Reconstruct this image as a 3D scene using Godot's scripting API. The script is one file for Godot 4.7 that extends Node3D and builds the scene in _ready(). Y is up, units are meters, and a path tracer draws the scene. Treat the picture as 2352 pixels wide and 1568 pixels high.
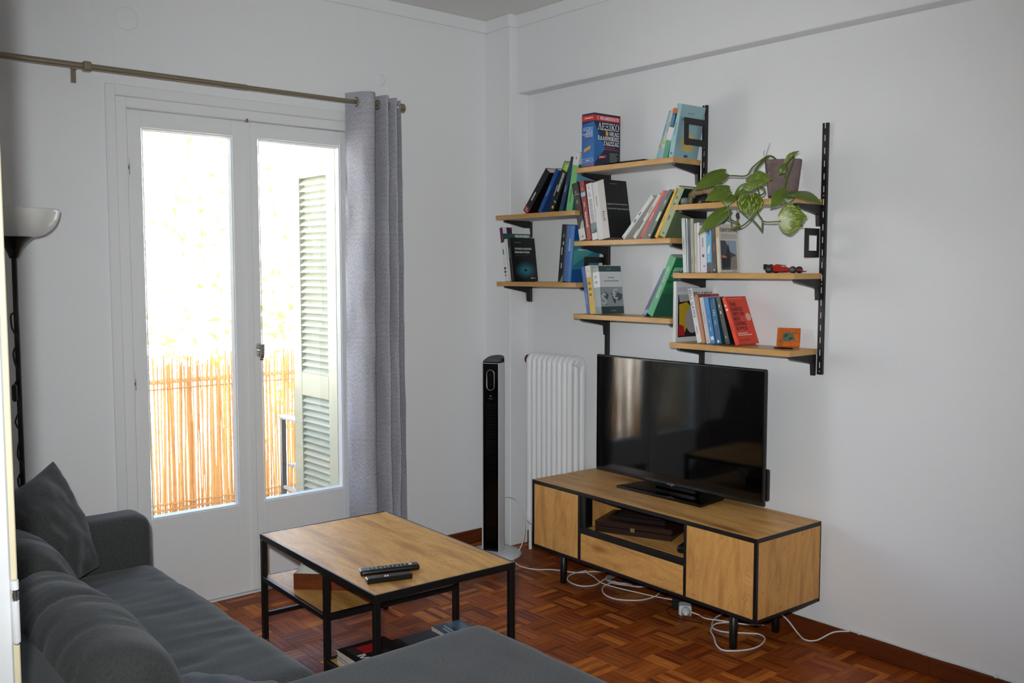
extends Node3D
# Living room corner with a balcony door, wall shelves full of books, a television stand, a coffee table and a grey sofa.
# World: y up, metres. Window wall is the plane x = 0, shelf wall is the plane z = 0, floor is y = 0.

const EYE := Vector3(4.08, 1.5, 3.395)
const CEIL := 2.842
var M := {}
var CM := {}
var names := {}
var rng := RandomNumberGenerator.new()
var sans: SystemFont
var sans_bold: SystemFont
var serif_bold: SystemFont
var serif: SystemFont

# ---------------------------------------------------------------- scene set-up
func _ready():
	rng.seed = 20240611
	setup_camera()
	setup_light()
	make_fonts()
	make_materials()
	build_shell()
	build_floor()
	build_balcony_door()
	build_outside()
	build_sofa()
	build_tv_stand()
	build_tv()
	build_coffee_table()
	build_radiator()
	build_tower_fan()
	build_curtain()
	build_floor_lamp()
	build_shelves()
	build_books()
	build_shelf_things()
	build_plant()
	build_table_things()
	build_cables()
	build_small_wall_things()

func setup_camera():
	var cam := Camera3D.new()
	cam.name = "camera"
	add_child(cam)
	var yaw := atan(1834.0 / 2171.0)
	var pitch := atan(162.0 / 2171.0)
	var fwd := Vector3(-cos(yaw) * cos(pitch), -sin(pitch), -sin(yaw) * cos(pitch))
	cam.look_at_from_position(EYE, EYE + fwd, Vector3.UP)
	cam.fov = rad_to_deg(2.0 * atan(784.0 / 2171.0))
	cam.near = 0.05
	cam.far = 200.0
	cam.current = true

func setup_light():
	var env := Environment.new()
	env.background_mode = Environment.BG_SKY
	var sky := Sky.new()
	var sm := ProceduralSkyMaterial.new()
	sm.sky_top_color = Color(0.62, 0.76, 0.95)
	sm.sky_horizon_color = Color(0.93, 0.96, 1.0)
	sm.sky_curve = 0.2
	sm.ground_bottom_color = Color(0.6, 0.57, 0.52)
	sm.ground_horizon_color = Color(0.85, 0.84, 0.8)
	sm.sun_angle_max = 1.0
	sky.sky_material = sm
	env.sky = sky
	env.background_energy_multiplier = 10.5
	env.tonemap_mode = Environment.TONE_MAPPER_LINEAR
	env.tonemap_exposure = 1.06
	env.sdfgi_enabled = true
	env.ssao_enabled = true
	env.ssil_enabled = true
	var we := WorldEnvironment.new()
	we.name = "environment"
	we.environment = env
	add_child(we)
	# high sun that runs along the facade: it lights the balcony and the house opposite but does not enter the room
	var sun := DirectionalLight3D.new()
	sun.name = "sun"
	add_child(sun)
	sun.look_at_from_position(Vector3.ZERO, Vector3(-0.80, -0.85, 0.35), Vector3.UP)
	sun.light_color = Color(1.0, 0.975, 0.94)
	sun.light_energy = 64.0
	sun.light_angular_distance = 0.6
	sun.shadow_enabled = true
	# the flash on top of the camera: crisp little shadows just under the leaves and the shelves
	var flash := SpotLight3D.new()
	flash.name = "camera_flash"
	add_child(flash)
	flash.look_at_from_position(EYE + Vector3(-0.02, 0.13, 0.05), EYE + Vector3(-2.98, -0.30, -2.48), Vector3.UP)
	flash.light_color = Color(0.975, 0.99, 0.998)
	flash.light_energy = 7.9
	flash.light_size = 0.03
	flash.spot_range = 12.0
	flash.spot_angle = 43.0
	flash.spot_angle_attenuation = 1.0
	flash.spot_attenuation = 2.0
	flash.shadow_enabled = true

func make_fonts():
	sans = SystemFont.new()
	sans.font_names = PackedStringArray(["Droid Sans"])
	sans_bold = SystemFont.new()
	sans_bold.font_names = PackedStringArray(["Droid Sans"])
	sans_bold.font_weight = 700
	serif = SystemFont.new()
	serif.font_names = PackedStringArray(["Droid Serif"])
	serif_bold = SystemFont.new()
	serif_bold.font_names = PackedStringArray(["Droid Serif"])
	serif_bold.font_weight = 700

# ---------------------------------------------------------------- helpers
func numbered(called: String) -> String:
	if not names.has(called):
		names[called] = 0
		return called
	names[called] += 1
	return "%s_%03d" % [called, names[called]]

func tag(o: Node, label: String, category: String, group := "") -> void:
	o.set_meta("label", label)
	o.set_meta("category", category)
	if group != "":
		o.set_meta("group", group)

func thing(called: String, label: String, category: String, at := Vector3.ZERO, turn := 0.0, group := "") -> Node3D:
	var o := Node3D.new()
	o.name = numbered(called)
	add_child(o)
	o.position = at
	o.rotation.y = turn
	tag(o, label, category, group)
	return o

func setting(called: String, label := "", category := "") -> Node3D:
	var o := Node3D.new()
	o.name = called
	add_child(o)
	o.set_meta("kind", "structure")
	if label != "":
		tag(o, label, category)
	return o

func mi(called: String, mesh: Mesh, mat: Material, parent: Node) -> MeshInstance3D:
	var o := MeshInstance3D.new()
	o.name = called
	o.mesh = mesh
	if mat:
		o.material_override = mat
	o.cast_shadow = GeometryInstance3D.SHADOW_CASTING_SETTING_ON
	parent.add_child(o, true)
	return o

func begin() -> SurfaceTool:
	var st := SurfaceTool.new()
	st.begin(Mesh.PRIMITIVE_TRIANGLES)
	return st

func done(called: String, st: SurfaceTool, mat: Material, parent: Node) -> MeshInstance3D:
	st.generate_normals()
	return mi(called, st.commit(), mat, parent)

func top(called: String, st: SurfaceTool, mat: Material, label: String, category: String, group := "") -> MeshInstance3D:
	var o := done(numbered(called), st, mat, self)
	tag(o, label, category, group)
	return o

# a, b, c counter-clockwise as seen from outside
func tri(st: SurfaceTool, a: Vector3, b: Vector3, c: Vector3) -> void:
	st.add_vertex(a)
	st.add_vertex(c)
	st.add_vertex(b)

func quad(st: SurfaceTool, a: Vector3, b: Vector3, c: Vector3, d: Vector3) -> void:
	tri(st, a, b, c)
	tri(st, a, c, d)

# box with chamfered edges
func cbox(st: SurfaceTool, c: Vector3, s: Vector3, bev := 0.002, b := Basis.IDENTITY) -> void:
	st.set_smooth_group(-1)
	var h := s * 0.5
	bev = min(bev, min(h.x, min(h.y, h.z)) * 0.98)
	var i := h - Vector3.ONE * bev
	var P := func(x: float, y: float, z: float) -> Vector3: return c + b * Vector3(x, y, z)
	for sg in [-1.0, 1.0]:
		var fx: Array = [P.call(sg * h.x, -i.y, -i.z), P.call(sg * h.x, i.y, -i.z), P.call(sg * h.x, i.y, i.z), P.call(sg * h.x, -i.y, i.z)]
		var fy: Array = [P.call(-i.x, sg * h.y, -i.z), P.call(-i.x, sg * h.y, i.z), P.call(i.x, sg * h.y, i.z), P.call(i.x, sg * h.y, -i.z)]
		var fz: Array = [P.call(-i.x, -i.y, sg * h.z), P.call(i.x, -i.y, sg * h.z), P.call(i.x, i.y, sg * h.z), P.call(-i.x, i.y, sg * h.z)]
		for f in [fx, fy, fz]:
			if sg > 0:
				quad(st, f[0], f[1], f[2], f[3])
			else:
				quad(st, f[3], f[2], f[1], f[0])
	for s1 in [-1.0, 1.0]:
		for s2 in [-1.0, 1.0]:
			oquad(st, c, P.call(s1 * h.x, s2 * i.y, -i.z), P.call(s1 * h.x, s2 * i.y, i.z), P.call(s1 * i.x, s2 * h.y, i.z), P.call(s1 * i.x, s2 * h.y, -i.z))
			oquad(st, c, P.call(s1 * h.x, -i.y, s2 * i.z), P.call(s1 * h.x, i.y, s2 * i.z), P.call(s1 * i.x, i.y, s2 * h.z), P.call(s1 * i.x, -i.y, s2 * h.z))
			oquad(st, c, P.call(-i.x, s1 * h.y, s2 * i.z), P.call(i.x, s1 * h.y, s2 * i.z), P.call(i.x, s1 * i.y, s2 * h.z), P.call(-i.x, s1 * i.y, s2 * h.z))
			for s3 in [-1.0, 1.0]:
				otri(st, c, P.call(s1 * h.x, s2 * i.y, s3 * i.z), P.call(s1 * i.x, s2 * h.y, s3 * i.z), P.call(s1 * i.x, s2 * i.y, s3 * h.z))

# turned outward from a centre
func otri(st: SurfaceTool, c: Vector3, p: Vector3, q: Vector3, r: Vector3) -> void:
	if (q - p).cross(r - p).dot((p + q + r) / 3.0 - c) >= 0.0:
		tri(st, p, q, r)
	else:
		tri(st, p, r, q)

func oquad(st: SurfaceTool, c: Vector3, p: Vector3, q: Vector3, r: Vector3, s: Vector3) -> void:
	otri(st, c, p, q, r)
	otri(st, c, p, r, s)

# box from two corners
func bx(st: SurfaceTool, lo: Vector3, hi: Vector3, bev := 0.002) -> void:
	cbox(st, (lo + hi) * 0.5, (hi - lo).abs(), bev)

func box_obj(called: String, lo: Vector3, hi: Vector3, mat: Material, parent: Node, bev := 0.002) -> MeshInstance3D:
	var st := begin()
	bx(st, lo, hi, bev)
	return done(called, st, mat, parent)

# round tube along points
func tube(st: SurfaceTool, pts: Array, r, sides := 8, caps := true) -> void:
	st.set_smooth_group(0)
	var rings := []
	var n := pts.size()
	var up := Vector3.UP
	for k in n:
		var d: Vector3
		if k == 0:
			d = pts[1] - pts[0]
		elif k == n - 1:
			d = pts[n - 1] - pts[n - 2]
		else:
			d = (pts[k + 1] - pts[k]).normalized() + (pts[k] - pts[k - 1]).normalized()
		d = d.normalized()
		if abs(d.dot(up)) > 0.95:
			up = Vector3.RIGHT if abs(d.x) < 0.9 else Vector3.BACK
		var a: Vector3 = d.cross(up).normalized()
		var b: Vector3 = a.cross(d).normalized()
		up = b
		var rr: float = r[k] if r is Array else r
		var ring := []
		for j in sides:
			var t := TAU * j / sides
			ring.append(pts[k] + (a * cos(t) + b * sin(t)) * rr)
		rings.append(ring)
	for k in n - 1:
		var mid: Vector3 = (pts[k] + pts[k + 1]) * 0.5
		for j in sides:
			var j2 := (j + 1) % sides
			oquad(st, mid, rings[k][j], rings[k][j2], rings[k + 1][j2], rings[k + 1][j])
	if caps:
		st.set_smooth_group(-1)
		for e in [0, n - 1]:
			var ins: Vector3 = pts[1] if e == 0 else pts[n - 2]
			for j in sides:
				otri(st, ins, pts[e], rings[e][j], rings[e][(j + 1) % sides])
		st.set_smooth_group(0)

func smooth_path(pts: Array, steps := 8) -> Array:
	var out := []
	var n := pts.size()
	for k in n - 1:
		var p0: Vector3 = pts[max(k - 1, 0)]
		var p1: Vector3 = pts[k]
		var p2: Vector3 = pts[k + 1]
		var p3: Vector3 = pts[min(k + 2, n - 1)]
		for j in steps:
			out.append(p1.cubic_interpolate(p2, p0, p3, float(j) / steps))
	out.append(pts[n - 1])
	return out

# lathe: profile of Vector2(radius, height); groups splits smooth runs
func lathe(st: SurfaceTool, prof: Array, segs := 32, c := Vector3.ZERO, b := Basis.IDENTITY, smooth := true) -> void:
	st.set_smooth_group(0 if smooth else -1)
	for k in prof.size() - 1:
		var p: Vector2 = prof[k]
		var q: Vector2 = prof[k + 1]
		for j in segs:
			var t1 := TAU * j / segs
			var t2 := TAU * (j + 1) / segs
			var p1 := c + b * Vector3(p.x * cos(t1), p.y, p.x * sin(t1))
			var p2 := c + b * Vector3(p.x * cos(t2), p.y, p.x * sin(t2))
			var q1 := c + b * Vector3(q.x * cos(t1), q.y, q.x * sin(t1))
			var q2 := c + b * Vector3(q.x * cos(t2), q.y, q.x * sin(t2))
			if p.x > 1e-6:
				tri(st, p1, q1, p2) 
			if q.x > 1e-6:
				tri(st, p2, q1, q2)

# extruded polygon: poly in (u, v), u along bu, v along bv, thickness along bn from c
func prism(st: SurfaceTool, poly: PackedVector2Array, c: Vector3, bu: Vector3, bv: Vector3, bn: Vector3) -> void:
	st.set_smooth_group(-1)
	var idx := Geometry2D.triangulate_polygon(poly)
	var mid := Vector2.ZERO
	for p in poly:
		mid += p
	mid /= poly.size()
	var cc := c + bu * mid.x + bv * mid.y + bn * 0.5
	var W := func(p: Vector2, t: float) -> Vector3: return c + bu * p.x + bv * p.y + bn * t
	for k in range(0, idx.size(), 3):
		for t in [0.0, 1.0]:
			var a: Vector3 = W.call(poly[idx[k]], t)
			var b2: Vector3 = W.call(poly[idx[k + 1]], t)
			var d: Vector3 = W.call(poly[idx[k + 2]], t)
			var n := (b2 - a).cross(d - a)
			if (n.dot(bn) > 0) == (t > 0.5):
				tri(st, a, b2, d)
			else:
				tri(st, a, d, b2)
	var area := 0.0
	for k in poly.size():
		area += poly[k].cross(poly[(k + 1) % poly.size()])
	var flip := (area < 0) != (bu.cross(bv).dot(bn) < 0)
	for k in poly.size():
		var p := poly[k]
		var q := poly[(k + 1) % poly.size()]
		if flip:
			quad(st, W.call(q, 0.0), W.call(p, 0.0), W.call(p, 1.0), W.call(q, 1.0))
		else:
			quad(st, W.call(p, 0.0), W.call(q, 0.0), W.call(q, 1.0), W.call(p, 1.0))

func steps_for(half: float, r: float, k: int, m: int) -> Array:
	var out := []
	for j in k:
		out.append(-half + r * (1.0 - cos(PI * 0.5 * j / k)))
	for j in m + 1:
		out.append(lerp(-half + r, half - r, float(j) / m))
	for j in range(k - 1, -1, -1):
		out.append(half - r * (1.0 - cos(PI * 0.5 * j / k)))
	return out

# rounded soft box, centred; move(p, n) -> p lets the cloth bulge and crease
func soft_box(s: Vector3, r: float, m := 10, move = null, k := 5) -> SurfaceTool:
	var st := begin()
	st.set_smooth_group(0)
	var h := s * 0.5
	r = min(r, min(h.x, min(h.y, h.z)) * 0.999)
	var g := [steps_for(h.x, r, k, m), steps_for(h.y, r, k, m), steps_for(h.z, r, k, m)]
	var inner := h - Vector3.ONE * r
	for ax in 3:
		var u := (ax + 1) % 3
		var v := (ax + 2) % 3
		for sg in [-1.0, 1.0]:
			var pts := []
			for a in g[u]:
				var row := []
				for b in g[v]:
					var q := Vector3.ZERO
					q[ax] = sg * h[ax]
					q[u] = a
					q[v] = b
					var inn := q.clamp(-inner, inner)
					var nn := (q - inn).normalized()
					var p := inn + nn * r
					if move != null:
						p = move.call(p, nn)
					row.append(p)
				pts.append(row)
			for a in pts.size() - 1:
				for b in pts[0].size() - 1:
					if sg > 0:
						quad(st, pts[a][b], pts[a + 1][b], pts[a + 1][b + 1], pts[a][b + 1])
					else:
						quad(st, pts[a][b], pts[a][b + 1], pts[a + 1][b + 1], pts[a + 1][b])
	return st

# throw pillow: square with pinched corners, lying in x-z with thickness along y
func pillow(size: float, thick: float, n := 26, sd := 1) -> SurfaceTool:
	var st := begin()
	st.set_smooth_group(0)
	var nz := FastNoiseLite.new()
	nz.seed = sd
	nz.frequency = 5.0
	for sg in [1.0, -1.0]:
		var pts := []
		for i in n + 1:
			var row := []
			for j in n + 1:
				var u := -cos(PI * i / n)
				var v := -cos(PI * j / n)
				var pin_u := 1.0 - 0.10 * (1.0 - v * v)
				var pin_v := 1.0 - 0.10 * (1.0 - u * u)
				var f: float = pow(maxf(0.0, (1.0 - u * u) * (1.0 - v * v)), 0.42)
				var y: float = thick * 0.5 * f * sg
				var x := size * 0.5 * u * pin_u
				var z := size * 0.5 * v * pin_v
				y += nz.get_noise_3d(x * 1.4, sg * 3.0, z * 1.4) * 0.022 * minf(1.0, f * 1.6)
				row.append(Vector3(x, y, z))
			pts.append(row)
		for i in n:
			for j in n:
				if sg < 0:
					quad(st, pts[i][j], pts[i + 1][j], pts[i + 1][j + 1], pts[i][j + 1])
				else:
					quad(st, pts[i][j], pts[i][j + 1], pts[i + 1][j + 1], pts[i + 1][j])
	return st

# flat lettering fitted into a rectangle; right/up span its plane
func lettering(parent: Node, text: String, font: Font, centre: Vector3, right: Vector3, up: Vector3, w: float, h: float, mat: Material, called := "lettering") -> MeshInstance3D:
	var tm := TextMesh.new()
	# look-alike Latin letters where the outline of the Greek one cannot be meshed
	tm.text = text.replace("Ν", "N").replace("Χ", "X")
	tm.font = font
	tm.font_size = 28
	tm.pixel_size = 0.01
	tm.depth = 0.02
	tm.curve_step = 1.2
	var bb := tm.get_aabb()
	var o := mi(called, tm, mat, parent)
	var sx := w / maxf(bb.size.x, 0.001)
	var sy := h / maxf(bb.size.y, 0.001)
	var n := right.cross(up).normalized()
	var b := Basis(right.normalized() * sx, up.normalized() * sy, n * 0.03)
	o.transform = Transform3D(b, centre - b * (bb.position + bb.size * 0.5))
	return o

# ---------------------------------------------------------------- materials
func std(col: Color, rough := 0.7, metal := 0.0, spec := 0.5) -> StandardMaterial3D:
	var m := StandardMaterial3D.new()
	m.albedo_color = col
	m.roughness = rough
	m.metallic = metal
	m.metallic_specular = spec
	return m

func cm(hex: String, rough := 0.5) -> StandardMaterial3D:
	var key := hex + str(rough)
	if not CM.has(key):
		CM[key] = std(Color(hex), rough)
	return CM[key]

func noise_img(freq: float, sd: int, size := 256, oct := 4, stretch := 1) -> Image:
	var n := FastNoiseLite.new()
	n.seed = sd
	n.frequency = freq
	n.fractal_octaves = oct
	var im := n.get_seamless_image(size / stretch, size)
	im.convert(Image.FORMAT_RGB8)
	if stretch > 1:
		im.resize(size, size, Image.INTERPOLATE_CUBIC)
	return im

# grey image squeezed around white: lo..1
func squeeze(im: Image, lo: float, hi := 1.0) -> ImageTexture:
	var w := im.get_width()
	var hgt := im.get_height()
	for y in hgt:
		for x in w:
			var v: float = lerp(lo, hi, im.get_pixel(x, y).r)
			im.set_pixel(x, y, Color(v, v, v))
	return ImageTexture.create_from_image(im)

# boards of oak-like grain running along u
func wood_img(base: Color, dark: Color, sd: int, w := 768, h := 384, knots := 5) -> Image:
	var im := Image.create(w, h, false, Image.FORMAT_RGB8)
	var n1 := FastNoiseLite.new()
	n1.seed = sd
	n1.frequency = 1.0
	n1.fractal_octaves = 3
	var n2 := FastNoiseLite.new()
	n2.seed = sd + 7
	n2.frequency = 1.0
	n2.fractal_octaves = 2
	var r := RandomNumberGenerator.new()
	r.seed = sd
	var kn := []
	for k in knots:
		kn.append(Vector3(r.randf(), r.randf(), r.randf_range(0.5, 1.0)))
	for y in h:
		var v := float(y) / h
		for x in w:
			var u := float(x) / w
			var warp := n1.get_noise_2d(u * 1.3, v * 3.0)
			var ring := 0.5 + 0.5 * sin((v * 11.0 + warp * 2.2) * TAU)
			var fine := n2.get_noise_2d(u * 9.0, v * 190.0 + warp * 30.0)
			var pore := n2.get_noise_2d(u * 40.0 + 50.0, v * 420.0)
			var patch := n1.get_noise_2d(u * 2.0 + 20.0, v * 9.0)
			var t := 0.13 * ring + 0.36 * maxf(0.0, fine) + 0.25 * maxf(0.0, pore - 0.1) + 0.5 * maxf(0.0, patch)
			for q in kn:
				var du: float = (u - q.x) * 22.0
				var dv: float = (v - q.y) * 38.0
				t += 0.55 * q.z * exp(-(du * du * 0.6 + dv * dv))
			im.set_pixel(x, y, base.lerp(dark, clamp(t, 0.0, 1.0)))
	return im

func wood_mat(im: Image, scale: Vector3, offset: Vector3, rough := 0.45) -> StandardMaterial3D:
	var m := StandardMaterial3D.new()
	m.albedo_texture = ImageTexture.create_from_image(im)
	m.uv1_triplanar = true
	m.uv1_scale = scale
	m.uv1_offset = offset
	m.uv1_triplanar_sharpness = 8.0
	m.roughness = rough
	m.metallic_specular = 0.38
	return m

func tri_tex(m: StandardMaterial3D, t: Texture2D, scale: float) -> StandardMaterial3D:
	m.albedo_texture = t
	m.uv1_triplanar = true
	m.uv1_scale = Vector3.ONE * scale
	return m

func bump(m: StandardMaterial3D, im: Image, strength: float, scale: float) -> StandardMaterial3D:
	var c: Image = im.duplicate()
	c.convert(Image.FORMAT_RGBA8)
	c.bump_map_to_normal_map(strength)
	m.normal_enabled = true
	m.normal_texture = ImageTexture.create_from_image(c)
	m.uv1_triplanar = true
	m.uv1_scale = Vector3.ONE * scale
	return m

func make_materials():
	var plaster := noise_img(0.03, 3, 256, 5)
	M.wall = bump(std(Color(0.91, 0.914, 0.917), 0.85), plaster, 0.35, 2.2)
	M.ceiling = std(Color(0.9, 0.9, 0.89), 0.9)
	M.paint = std(Color(0.90, 0.905, 0.905), 0.38)
	M.paint_old = bump(std(Color(0.90, 0.905, 0.905), 0.42), noise_img(0.05, 8, 128, 3), 0.5, 6.0)
	M.cream = std(Color(0.87, 0.82, 0.69), 0.5)
	M.plate = std(Color(0.86, 0.86, 0.85), 0.55)
	M.radiator = std(Color(0.93, 0.935, 0.94), 0.35)
	M.oak = wood_mat(wood_img(Color(0.845, 0.645, 0.365), Color(0.50, 0.32, 0.145), 11), Vector3(0.66, 1.3, 1.3), Vector3(0.5, 0.31, 0.43), 0.42)
	var vert := wood_img(Color(0.845, 0.635, 0.365), Color(0.54, 0.345, 0.165), 23, 768, 512, 6)
	vert.rotate_90(CLOCKWISE)
	M.oak_v = wood_mat(vert, Vector3(1.3, 0.9, 1.3), Vector3(0.1, 0.5, 0.37), 0.45)
	M.oak_drawer = wood_mat(wood_img(Color(0.85, 0.64, 0.37), Color(0.54, 0.345, 0.165), 37, 512, 256, 3), Vector3(1.2, 1.8, 1.8), Vector3(0.5, 0.4, 0.4), 0.45)
	M.shelf = wood_mat(wood_img(Color(0.80, 0.63, 0.385), Color(0.69, 0.50, 0.275), 41, 512, 128, 0), Vector3(1.4, 4.0, 4.0), Vector3(0.5, 0.3, 0.2), 0.32)
	M.shelf_under_bounce = std(Color(0.84, 0.83, 0.81), 0.6)  # pale tone paints in the light bounced up onto the shelf undersides
	M.black_metal = std(Color(0.035, 0.035, 0.037), 0.42, 0.0, 0.5)
	M.rail = std(Color(0.075, 0.062, 0.055), 0.45)
	M.bracket = std(Color(0.085, 0.07, 0.062), 0.5)
	M.black_plastic = std(Color(0.028, 0.028, 0.03), 0.35)
	M.black_matt = std(Color(0.02, 0.02, 0.02), 0.7)
	M.gloss_black = std(Color(0.012, 0.012, 0.014), 0.08)
	M.screen = std(Color(0.010, 0.010, 0.012), 0.06)
	M.white_plastic = std(Color(0.86, 0.87, 0.88), 0.35)
	M.silver = std(Color(0.80, 0.79, 0.77), 0.28, 1.0)
	M.nickel = std(Color(0.60, 0.56, 0.48), 0.42, 0.75)
	M.cord = std(Color(0.85, 0.85, 0.84), 0.5)
	M.copper = std(Color(0.36, 0.19, 0.16), 0.4, 0.4)
	M.pages = tri_tex(std(Color(0.88, 0.85, 0.78), 0.9), squeeze(noise_img(0.02, 9, 128, 2), 0.86), 30.0)
	var weave := noise_img(0.10, 14, 256, 3)
	var mott := noise_img(0.045, 15, 256, 5)
	var sofa_t := squeeze(mott, 0.76, 1.16)
	M.sofa = bump(std(Color(0.235, 0.240, 0.238), 0.95), weave, 0.7, 9.0)
	M.sofa.albedo_texture = sofa_t
	M.sofa.rim_enabled = true
	M.sofa.rim = 0.7
	M.sofa.rim_tint = 0.6
	M.cushion_blue = bump(std(Color(0.22, 0.25, 0.285), 0.95), weave, 0.7, 9.0)
	M.cushion_blue.albedo_texture = sofa_t
	M.cushion_blue.rim_enabled = true
	M.cushion_blue.rim = 0.35
	var linen := noise_img(0.012, 31, 256, 4, 1)
	var linen_t := squeeze(noise_img(0.12, 33, 256, 3), 0.66, 1.15)
	M.curtain = bump(std(Color(0.745, 0.745, 0.775), 0.9), linen, 0.6, 3.0)
	M.curtain.albedo_texture = linen_t
	M.curtain.uv1_scale = Vector3(9.0, 2.0, 9.0)
	M.curtain.backlight_enabled = true
	M.curtain.backlight = Color(0.3, 0.3, 0.31)
	M.glass = std(Color(0.95, 0.98, 0.97, 0.05), 0.0)
	M.glass.transparency = BaseMaterial3D.TRANSPARENCY_ALPHA
	M.shade = std(Color(0.90, 0.90, 0.88), 0.22)
	M.shade.backlight_enabled = true
	M.shade.backlight = Color(0.35, 0.35, 0.33)
	# parquet: one grain image, several tones of wood
	var grain := wood_img(Color(1.0, 1.0, 1.0), Color(0.70, 0.60, 0.50), 53, 256, 128, 0)
	var gt := ImageTexture.create_from_image(grain)
	M.parquet = []
	for c in [Color(0.56, 0.275, 0.085), Color(0.60, 0.305, 0.10), Color(0.51, 0.235, 0.07), Color(0.65, 0.35, 0.12), Color(0.47, 0.21, 0.062), Color(0.58, 0.285, 0.085), Color(0.54, 0.255, 0.075), Color(0.74, 0.43, 0.16)]:
		var p := std(c, 0.42, 0.0, 0.32)
		p.albedo_texture = gt
		M.parquet.append(p)
	M.subfloor = std(Color(0.10, 0.05, 0.025), 0.8)
	M.skirting = wood_mat(wood_img(Color(0.42, 0.20, 0.085), Color(0.24, 0.10, 0.045), 61, 512, 128, 1), Vector3(1.2, 5.0, 1.2), Vector3(0.2, 0.4, 0.3), 0.4)
	M.reed = []
	for c in [Color(0.86, 0.67, 0.40), Color(0.90, 0.74, 0.48), Color(0.80, 0.58, 0.32), Color(0.88, 0.75, 0.45)]:
		var rm := std(c, 0.7)
		rm.backlight_enabled = true
		rm.backlight = Color(0.62, 0.47, 0.26)
		M.reed.append(rm)
	M.shutter = std(Color(0.50, 0.51, 0.43), 0.55)
	M.facade = tri_tex(std(Color(0.88, 0.885, 0.87), 0.9), squeeze(noise_img(0.02, 71, 128, 4), 0.85), 0.5)
	M.concrete = tri_tex(std(Color(0.72, 0.70, 0.66), 0.9), squeeze(noise_img(0.03, 72, 128, 4), 0.8), 1.0)

# ---------------------------------------------------------------- room shell
const Z_SOFA_WALL := 3.03
const ROOM_X := 5.3
const HALL_Z := 5.2

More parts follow.
